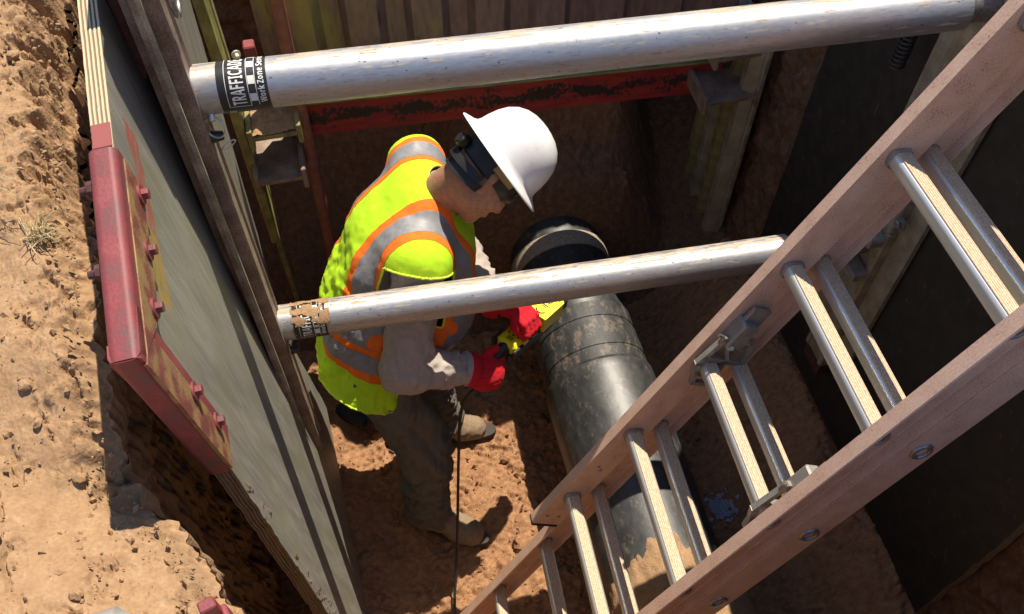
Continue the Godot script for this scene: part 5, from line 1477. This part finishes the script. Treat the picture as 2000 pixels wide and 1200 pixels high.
	for sd in [-1.0, 1.0]:
		for q in [[0.7, 0.018], [2.2, 0.018]]:
			var pl := MB.new(); pl.X = Transform3D(Basis(Vector3.UP, q[0] * sd), Vector3(sin(q[0] * sd) * 0.098 * 0.86, 0.012, cos(q[0]) * 0.098 * 1.08)); pl.box(Vector3(q[1], 0.075, 0.004), 0.001)
			obj("suspension_strap", pl.build(20.0), M.black_strap, hat)
	var kn := MB.new(); kn.X = Transform3D(Basis(Vector3.RIGHT, -PI / 2), Vector3(0, -0.048, -0.112)); kn.lathe(PackedVector2Array([Vector2(0, 0.022), Vector2(0.016, 0.022), Vector2(0.020, 0.018), Vector2(0.021, 0.0)]), 14)
	obj("ratchet_knob", kn.build(30.0), M.black_strap, hat)
	# dark wrap-round safety glasses and their retainer strap
	var gl := MB.new(); var n := 34
	for i in n:
		var ev := func(a: float, t: float) -> Vector3:
			var w := lerpf(0.022, 0.010, smoothstep(0.75, 1.7, absf(a)))
			return Vector3(sin(a) * 0.084, 0.012 + t * w - 0.004 * absf(a), cos(a) * 0.104 + 0.006 - 0.010 * t * t)
		var p := lerpf(-2.05, 2.05, float(i) / n); var q := lerpf(-2.05, 2.05, float(i + 1) / n)
		for t in 4:
			var y0 := -1.0 + t * 0.5; var y1 := y0 + 0.5
			gl.quad(ev.call(p, y0), ev.call(q, y0), ev.call(q, y1), ev.call(p, y1))
	obj("safety_glasses", gl.build(50.0), M.black_strap, P, Transform3D(hb, J.head - P.position))
	var rs := MB.new()
	for i in 22:
		var p := lerpf(PI - 1.35, PI + 1.35, i / 22.0); var q := lerpf(PI - 1.35, PI + 1.35, (i + 1) / 22.0)
		var ev := func(a: float, y: float) -> Vector3:
			var sag := 0.5 + 0.5 * cos(a - PI)
			return Vector3(sin(a) * 0.083, -0.012 - 0.045 * sag + y, cos(a) * 0.098 + 0.018 * sag * 0.0)
		rs.quad(ev.call(p, -0.013), ev.call(q, -0.013), ev.call(q, 0.013), ev.call(p, 0.013))
	obj("retainer_strap", rs.build(50.0), M.black_strap, P, Transform3D(hb, J.head - P.position))

func build_vest(P: Node3D, org: Transform3D) -> void:
	var fd := Field.new(Vector3(-0.34, -1.36, -2.06), Vector3(0.40, -0.58, -1.36), 0.010)
	var lat := ((J.nsh - J.fsh) as Vector3).normalized()
	for sd in [1.0, -1.0]:
		var o: Vector3 = lat * 0.055 * sd
		fd.cap(J.pelvis + o * 1.25 + Vector3(-0.020, -0.09, 0.02), J.waist + o, 0.152, 0.132, 0.06)
		fd.cap(J.waist + o, J.chest + o, 0.128, 0.135, 0.06)
		fd.cap(J.chest + o + Vector3(-0.01, 0.0, 0), J.neck + o * 0.7 + Vector3(-0.045, -0.02, 0), 0.125, 0.078, 0.06)
		# the front hangs away from the bent body
		fd.cap(J.chest + o + Vector3(0.115, -0.02, 0), J.waist + o + Vector3(0.185, -0.02, 0.02), 0.105, 0.115, 0.06)
		fd.cap(J.waist + o + Vector3(0.155, -0.03, 0.02), J.pelvis + o + Vector3(0.135, -0.02, 0.03), 0.11, 0.11, 0.06)
	fd.cap(J.nsh + lat * 0.012 + Vector3(-0.004, -0.004, 0), J.fsh - lat * 0.012, 0.090, 0.090, 0.05)
	fd.cap(J.nsh + lat * 0.0, J.nsh + (J.nel - J.nsh) * 0.30 + lat * 0.0, 0.088, 0.088, 0.04)
	var m := fd.nets()
	var n1 := noise(64, 7.0, 3); var n2 := noise(65, 18.0, 2)
	# openings: hem, neck, armholes
	var na := ((J.nel - J.nsh) as Vector3).normalized(); var fa := ((J.fel - J.fsh) as Vector3).normalized()
	m = cut(m, scalar(m, func(p: Vector3) -> float: return torso_axis(p).x + 0.015 * sin(p.z * 12.0) - 0.10 * maxf(0.0, p.x - 0.05)), -0.108)[1]
	m = cut(m, scalar(m, func(p: Vector3) -> float:
		var q: Vector3 = p - (J.neck + Vector3(0.055, 0.040, 0.004))
		return q.length() - 0.083), 0.0)[1]
	m = cut(m, scalar(m, func(p: Vector3) -> float:
		var q: Vector3 = p - J.nsh
		var t := q.dot(na); q -= na * t
		return minf(minf(t - 0.022 + 0.10 * maxf(0.0, q.y), 0.105 - q.length()), 0.215 - t)), 0.0)[0]
	m = cut(m, scalar(m, func(p: Vector3) -> float:
		var q: Vector3 = p - J.fsh
		var t := q.dot(fa); q -= fa * t
		return minf(minf(t - 0.05, 0.10 - q.length()), 0.20 - t)), 0.0)[0]
	swell(m, func(p: Vector3) -> float:
		var a := torso_axis(p)
		var low := smoothstep(0.42, 0.05, a.x)
		var f := n1.get_noise_3d(p.x * 1.0 + p.y * 0.6, p.y * 0.6, p.z * 1.0) * 0.016 * (0.30 + low)
		var crease := absf(n2.get_noise_3d(p.x * 0.9 + p.z * 0.6, p.y * 0.45 + p.x * 0.5, p.z * 0.9)) * -0.012 * (0.20 + low)
		return f + crease)
	# tape: two upright stripes over the shoulders and a belt round the waist, orange edged
	var stripe := func(p: Vector3) -> float:
		var a := torso_axis(p)
		var k := 0.130 + 0.030 * smoothstep(0.40, 0.05, a.x)
		return absf(absf(a.y + 0.004) - k)
	var belt := func(p: Vector3) -> float: return absf(torso_axis(p).x + 0.0 - 0.030 - 0.12 * maxf(0.0, p.x - 0.02) * 0.0)
	var N := {}
	var sets := {"lime": [], "orange": [], "silver": []}
	var b1 := cut(m, scalar(m, belt), 0.052)             # within / outside the belt
	var b2 := cut(b1[0], scalar(b1[0], belt), 0.028)
	sets.silver.append(b2[0]); sets.orange.append(b2[1])
	var s1 := cut(b1[1], scalar(b1[1], stripe), 0.052)
	sets.lime.append(s1[1])
	var s2 := cut(s1[0], scalar(s1[0], stripe), 0.027)
	# stripes stop at the belt
	var below := cut(s2[0], scalar(s2[0], func(p: Vector3) -> float: return torso_axis(p).x), 0.03)
	sets.silver.append(below[1]); sets.lime.append(below[0])
	below = cut(s2[1], scalar(s2[1], func(p: Vector3) -> float: return torso_axis(p).x), 0.03)
	sets.orange.append(below[1]); sets.lime.append(below[0])
	var nn := smooth_normals(m)
	var v: MeshInstance3D = null
	for k in ["lime", "orange", "silver"]:
		var all := {"v": PackedVector3Array(), "i": PackedInt32Array()}
		for q in sets[k]:
			var o: int = all.v.size()
			all.v.append_array(q.v)
			for i in q.i: all.i.append(i + o)
		# a shade proud of the mesh: the tape is sewn on
		var lift := 0.0 if k == "lime" else (0.0012 if k == "orange" else 0.0020)
		var qn := smooth_normals(all)
		if lift > 0.0:
			for i in all.v.size(): all.v[i] += qn[i] * lift
		if k == "lime": v = obj("safety_vest", field_mesh(all), M.lime_mesh, P, org)
		else: obj("orange_trim" if k == "orange" else "reflective_tape", field_mesh(all), M.orange_tape if k == "orange" else M.silver_tape, v)
	# bound edges: follow the open border of the vest
	var count := {}
	for t in range(0, m.i.size(), 3):
		for e in [[0, 1], [1, 2], [2, 0]]:
			var a: int = m.i[t + e[0]]; var b: int = m.i[t + e[1]]
			var key := Vector2i(mini(a, b), maxi(a, b))
			count[key] = count.get(key, 0) + 1
	var bd := MB.new()
	for key in count:
		if count[key] == 1:
			var a: Vector3 = m.v[key.x]; var b: Vector3 = m.v[key.y]
			if a.distance_to(b) > 0.0004: bd.tube(PackedVector3Array([a, b]), PackedFloat32Array([0.0036]), 6, false)
	obj("bound_edge", bd.build(75.0), M.yellow_binding, v)

# ------------------------------------------------------------------ what the person holds
func build_tool() -> void:
	var h := Vector3(0.296, -1.150, -1.440); var tip := Vector3(0.548, -1.208, -1.638)
	var t := thing("handheld_tool", "yellow and black handheld tool with a keypad, held in both red gloves over the pipe", "tool", h)
	t.transform = along(h, tip)    # z from handle to tip, y up, x to the left of it
	var bx := func(called: String, size: Vector3, bev: float, at: Vector3, m: Material, parent: Node) -> MeshInstance3D:
		var s := MB.new(); s.box(size, bev, at); return obj(called, s.build(25.0), m, parent)
	var s := MB.new(); s.tube(PackedVector3Array([Vector3(0, -0.045, -0.035), Vector3(0, -0.018, -0.010), Vector3(0, -0.006, 0.03), Vector3(0, -0.004, 0.07)]), PackedFloat32Array([0.014, 0.018, 0.020, 0.022]), 18)
	obj("handle", s.build(50.0), M.tool_black, t)
	bx.call("lower_body", Vector3(0.060, 0.040, 0.25), 0.008, Vector3(0, -0.038, 0.165), M.tool_black, t)
	var panel: MeshInstance3D = bx.call("keypad_housing", Vector3(0.072, 0.042, 0.085), 0.010, Vector3(0, 0.000, 0.085), M.tool_yellow, t)
	bx.call("screen", Vector3(0.034, 0.002, 0.010), 0.0006, Vector3(-0.004, 0.0218, 0.110), M.print_black, panel)
	for q in [[-0.018, 0.085], [0.0, 0.082], [0.018, 0.085], [0.012, 0.098]]: bx.call("key", Vector3(0.007, 0.003, 0.005), 0.0008, Vector3(q[0], 0.022, q[1]), M.print_black, panel)
	for k in 4: bx.call("printed_line", Vector3(0.022, 0.0012, 0.0012), 0.0, Vector3(0.0, 0.0214, 0.062 + 0.004 * k), M.print_black, panel)
	s = MB.new(); s.tube(PackedVector3Array([Vector3(0.030, 0.0, 0.125), Vector3(0.030, 0.040, 0.135), Vector3(0, 0.056, 0.14), Vector3(-0.030, 0.040, 0.135), Vector3(-0.030, 0.0, 0.125)]), PackedFloat32Array([0.012]), 12)
	obj("hand_guard", s.build(50.0), M.tool_black, t)
	for sd in [-1.0, 1.0]: bx.call("side_bumper", Vector3(0.012, 0.036, 0.05), 0.004, Vector3(0.040 * sd, -0.006, 0.060), M.tool_black, t)
	bx.call("grip_bridge", Vector3(0.050, 0.044, 0.09), 0.012, Vector3(0, -0.008, 0.165), M.tool_black, t)
	# head: a yellow box with one bevelled end
	s = MB.new()
	s.X = Transform3D(Basis(Vector3(1, 0, 0), Vector3(0, 0, 1), Vector3(0, -1, 0)), Vector3(0, 0.030, 0))
	s.extrude(PackedVector2Array([Vector2(-0.038, 0.195), Vector2(0.038, 0.195), Vector2(0.038, 0.278), Vector2(0.016, 0.302), Vector2(-0.030, 0.302), Vector2(-0.038, 0.294)]), 0.0, 0.058)
	var head := obj("head_box", s.build(20.0), M.tool_yellow, t)
	s = MB.new()
	for k in 16:
		var a := TAU * k / 16.0; var b := TAU * (k + 1) / 16.0
		for q in [[0.0115, 0.0095]]:
			s.quad(Vector3(cos(b) * q[0], 0.0305, 0.268 + sin(b) * q[0]), Vector3(cos(a) * q[0], 0.0305, 0.268 + sin(a) * q[0]), Vector3(cos(a) * q[1], 0.0305, 0.268 + sin(a) * q[1]), Vector3(cos(b) * q[1], 0.0305, 0.268 + sin(b) * q[1]))
	obj("printed_ring", s.build(), M.print_black, head)
	for q in [[0.0, 0.268, 0.016, 0.0035], [0.0, 0.262, 0.012, 0.003], [0.001, 0.274, 0.012, 0.003], [0.0, 0.246, 0.022, 0.004], [0.0, 0.239, 0.016, 0.003]]: bx.call("printed_mark", Vector3(q[2], 0.0012, q[3]), 0.0, Vector3(q[0], 0.0303, q[1]), M.print_black, head)
	var ar := MB.new(); ar.X = Transform3D(Basis.IDENTITY, Vector3(0, 0.0305, 0.212))
	ar.tube(PackedVector3Array([Vector3(-0.018, 0, 0.006), Vector3(-0.010, 0, -0.004), Vector3(0.004, 0, -0.005), Vector3(0.014, 0, 0.004)]), PackedFloat32Array([0.0022]), 6)
	obj("printed_arc", ar.build(50.0), M.print_black, head)
	bx.call("corner_screw", Vector3(0.006, 0.003, 0.006), 0.001, Vector3(-0.022, 0.0305, 0.292), M.grey_steel, head)
	bx.call("nose", Vector3(0.056, 0.050, 0.05), 0.010, Vector3(0, -0.010, 0.320), M.tool_black, t)
	bx.call("shoe", Vector3(0.050, 0.020, 0.16), 0.006, Vector3(0, -0.066, 0.20), M.tool_black, t)
	# its cord hangs past the boots and runs out under the camera
	var c := MB.new()
	var pts := PackedVector3Array()
	var keys := [Vector3(0.280, -1.190, -1.420), Vector3(0.240, -1.215, -1.385), Vector3(0.196, -1.235, -1.372), Vector3(0.165, -1.32, -1.355), Vector3(0.138, -1.50, -1.29), Vector3(0.110, -1.70, -1.205), Vector3(0.075, -1.86, -1.085), Vector3(0.045, -1.925, -0.98), Vector3(0.03, -1.935, -0.85), Vector3(0.05, -1.94, -0.6), Vector3(0.15, -1.93, -0.3)]
	for i in keys.size() - 1:
		for k in 8:
			var a: Vector3 = keys[maxi(i - 1, 0)]; var d: Vector3 = keys[mini(i + 2, keys.size() - 1)]
			pts.append((keys[i] as Vector3).cubic_interpolate(keys[i + 1], a, d, k / 8.0))
	c.tube(pts, PackedFloat32Array([0.0048]), 10)
	var o := obj("power_cord", c.build(60.0), M.cord_black)
	tag(o, "black power cord hanging from the tool past the nearer boot", "cord")

# ------------------------------------------------------------------ odds and ends
func build_small() -> void:
	# dry grass
	rng.seed = 31
	var tuft := func(called: String, label: String, at: Vector3, n: int, spread: float, l: float, lean: Vector3) -> void:
		var s := MB.new()
		for k in n:
			var d := (Vector3(rng.randfn(0, spread), 0.35 + 0.5 * rng.randf(), rng.randfn(0, spread)) + lean).normalized()
			var p := Vector3(rng.randfn(0, 0.010), 0, rng.randfn(0, 0.010)); var ll := l * rng.randf_range(0.5, 1.1)
			s.tube(PackedVector3Array([p, p + d * ll * 0.55, p + d * ll * 0.85 + Vector3(0, -0.008, 0), p + d * ll + Vector3(0, -0.025, 0)]), PackedFloat32Array([0.0011, 0.0009, 0.0007, 0.0003]), 4)
		var t := thing(called, label, "grass tuft", at, "dry grass on the bank")
		var o := obj("blades", s.build(40.0), M.straw, t); o.set_meta("kind", "stuff")
	tuft.call("grass_tuft", "small tuft of pale dry grass on the bank left of the red corner guard", Vector3(-0.545, bank_y(-0.545, 1.14) + 0.004, -1.14), 55, 0.6, 0.055, Vector3(0.25, 0.10, -0.05))
	tuft.call("grass_tuft", "long dry grass stems reaching in from the left edge of the photo", Vector3(-0.66, bank_y(-0.66, 1.25) + 0.05, -1.25), 18, 0.10, 0.15, Vector3(0.95, -0.15, 0.62))
	# end of a second galvanised tube and a red bar lying on the bank at the bottom edge
	var g := thing("galvanised_tube", "bright galvanised tube end lying on the bank at the bottom left corner", "steel tube", Vector3(-0.435, -0.01, -0.415))
	var s := MB.new(); s.X = Transform3D(Basis(Vector3.UP, 0.12), Vector3(0, 0.045, 0.02)); s.box(Vector3(0.135, 0.075, 0.10), 0.018)
	obj("tube_body", s.build(50.0), M.galvanised_end, g)
	var r := thing("red_bar", "upright end of a small red steel bar at the bank's broken edge", "steel bar", Vector3(-0.282, -0.02, -0.425))
	s = MB.new(); s.X = Transform3D(Basis(Vector3.UP, 0.3), Vector3(0, 0.03, 0)); s.box(Vector3(0.021, 0.10, 0.016), 0.002)
	obj("bar", s.build(25.0), M.red_paint, r)
	s = MB.new(); s.X = Transform3D(Basis(Vector3.UP, 0.3), Vector3(0.016, 0.015, 0.004)); s.box(Vector3(0.008, 0.075, 0.022), 0.002)
	obj("side_rib", s.build(25.0), M.red_paint, r)
	# black rubber offcut behind the person's legs
	var b := thing("rubber_piece", "black rubber piece lying in shade on the floor, left of the person's legs", "rubber piece", Vector3(-0.205, -1.945, -1.775))
	s = MB.new(); s.X = Transform3D(Basis(Vector3.UP, -0.75), Vector3(0, 0.012, 0)); s.box(Vector3(0.15, 0.035, 0.055), 0.012)
	obj("slab", s.build(40.0), M.dark_rubber, b)
	s = MB.new(); s.X = Transform3D(Basis(Vector3.UP, -0.35), Vector3(0.075, 0.010, 0.02)); s.box(Vector3(0.05, 0.03, 0.06), 0.010)
	obj("end_block", s.build(40.0), M.dark_rubber, b)

func build_light() -> void:
	var cam := Camera3D.new(); cam.name = "camera"; add_child(cam)
	cam.fov = 36.87; cam.near = 0.05; cam.far = 400.0
	var b := Basis(Vector3.UP, deg_to_rad(-13.5)) * Basis(Vector3.RIGHT, deg_to_rad(-55.0)) * Basis(Vector3.BACK, deg_to_rad(0.5))
	cam.transform = Transform3D(b, Vector3(0, 1.2, 0))
	var env := Environment.new()
	env.background_mode = Environment.BG_SKY
	var sky := Sky.new(); var sm := ProceduralSkyMaterial.new()
	sm.sky_top_color = Color(0.38, 0.48, 0.64); sm.sky_horizon_color = Color(0.76, 0.765, 0.76); sm.sky_curve = 0.15
	sm.ground_bottom_color = Color(0.42, 0.33, 0.24); sm.ground_horizon_color = Color(0.6, 0.55, 0.48)
	sky.sky_material = sm; env.sky = sky
	env.background_energy_multiplier = 0.98
	env.tonemap_mode = Environment.TONE_MAPPER_LINEAR; env.tonemap_exposure = 1.6
	env.sdfgi_enabled = true; env.ssao_enabled = true; env.ssil_enabled = true
	var we := WorldEnvironment.new(); we.name = "world_environment"; we.environment = env; add_child(we)
	var sun := DirectionalLight3D.new(); sun.name = "sun"; add_child(sun)
	sun.light_energy = 1.5; sun.light_color = Color(1.0, 0.955, 0.88); sun.light_angular_distance = 0.5; sun.shadow_enabled = true
	sun.transform = Transform3D(Basis.looking_at(-Vector3(0.32, 1.0, -0.42)), Vector3(0, 6, 0))

func _ready() -> void:
	build_light()
	make_materials()
	var ge: StandardMaterial3D = M.galvanised_0.duplicate(); ge.resource_name = "galvanised_end"; M["galvanised_end"] = mat("galvanised_end", lin(.62, .60, .56), 0.38, 0.7)
	build_earth()
	stones()
	build_left_wall()
	build_right_wall()
	build_end_shield()
	build_struts()
	build_pipe()
	build_ladder()
	build_person()
	build_tool()
	build_small()
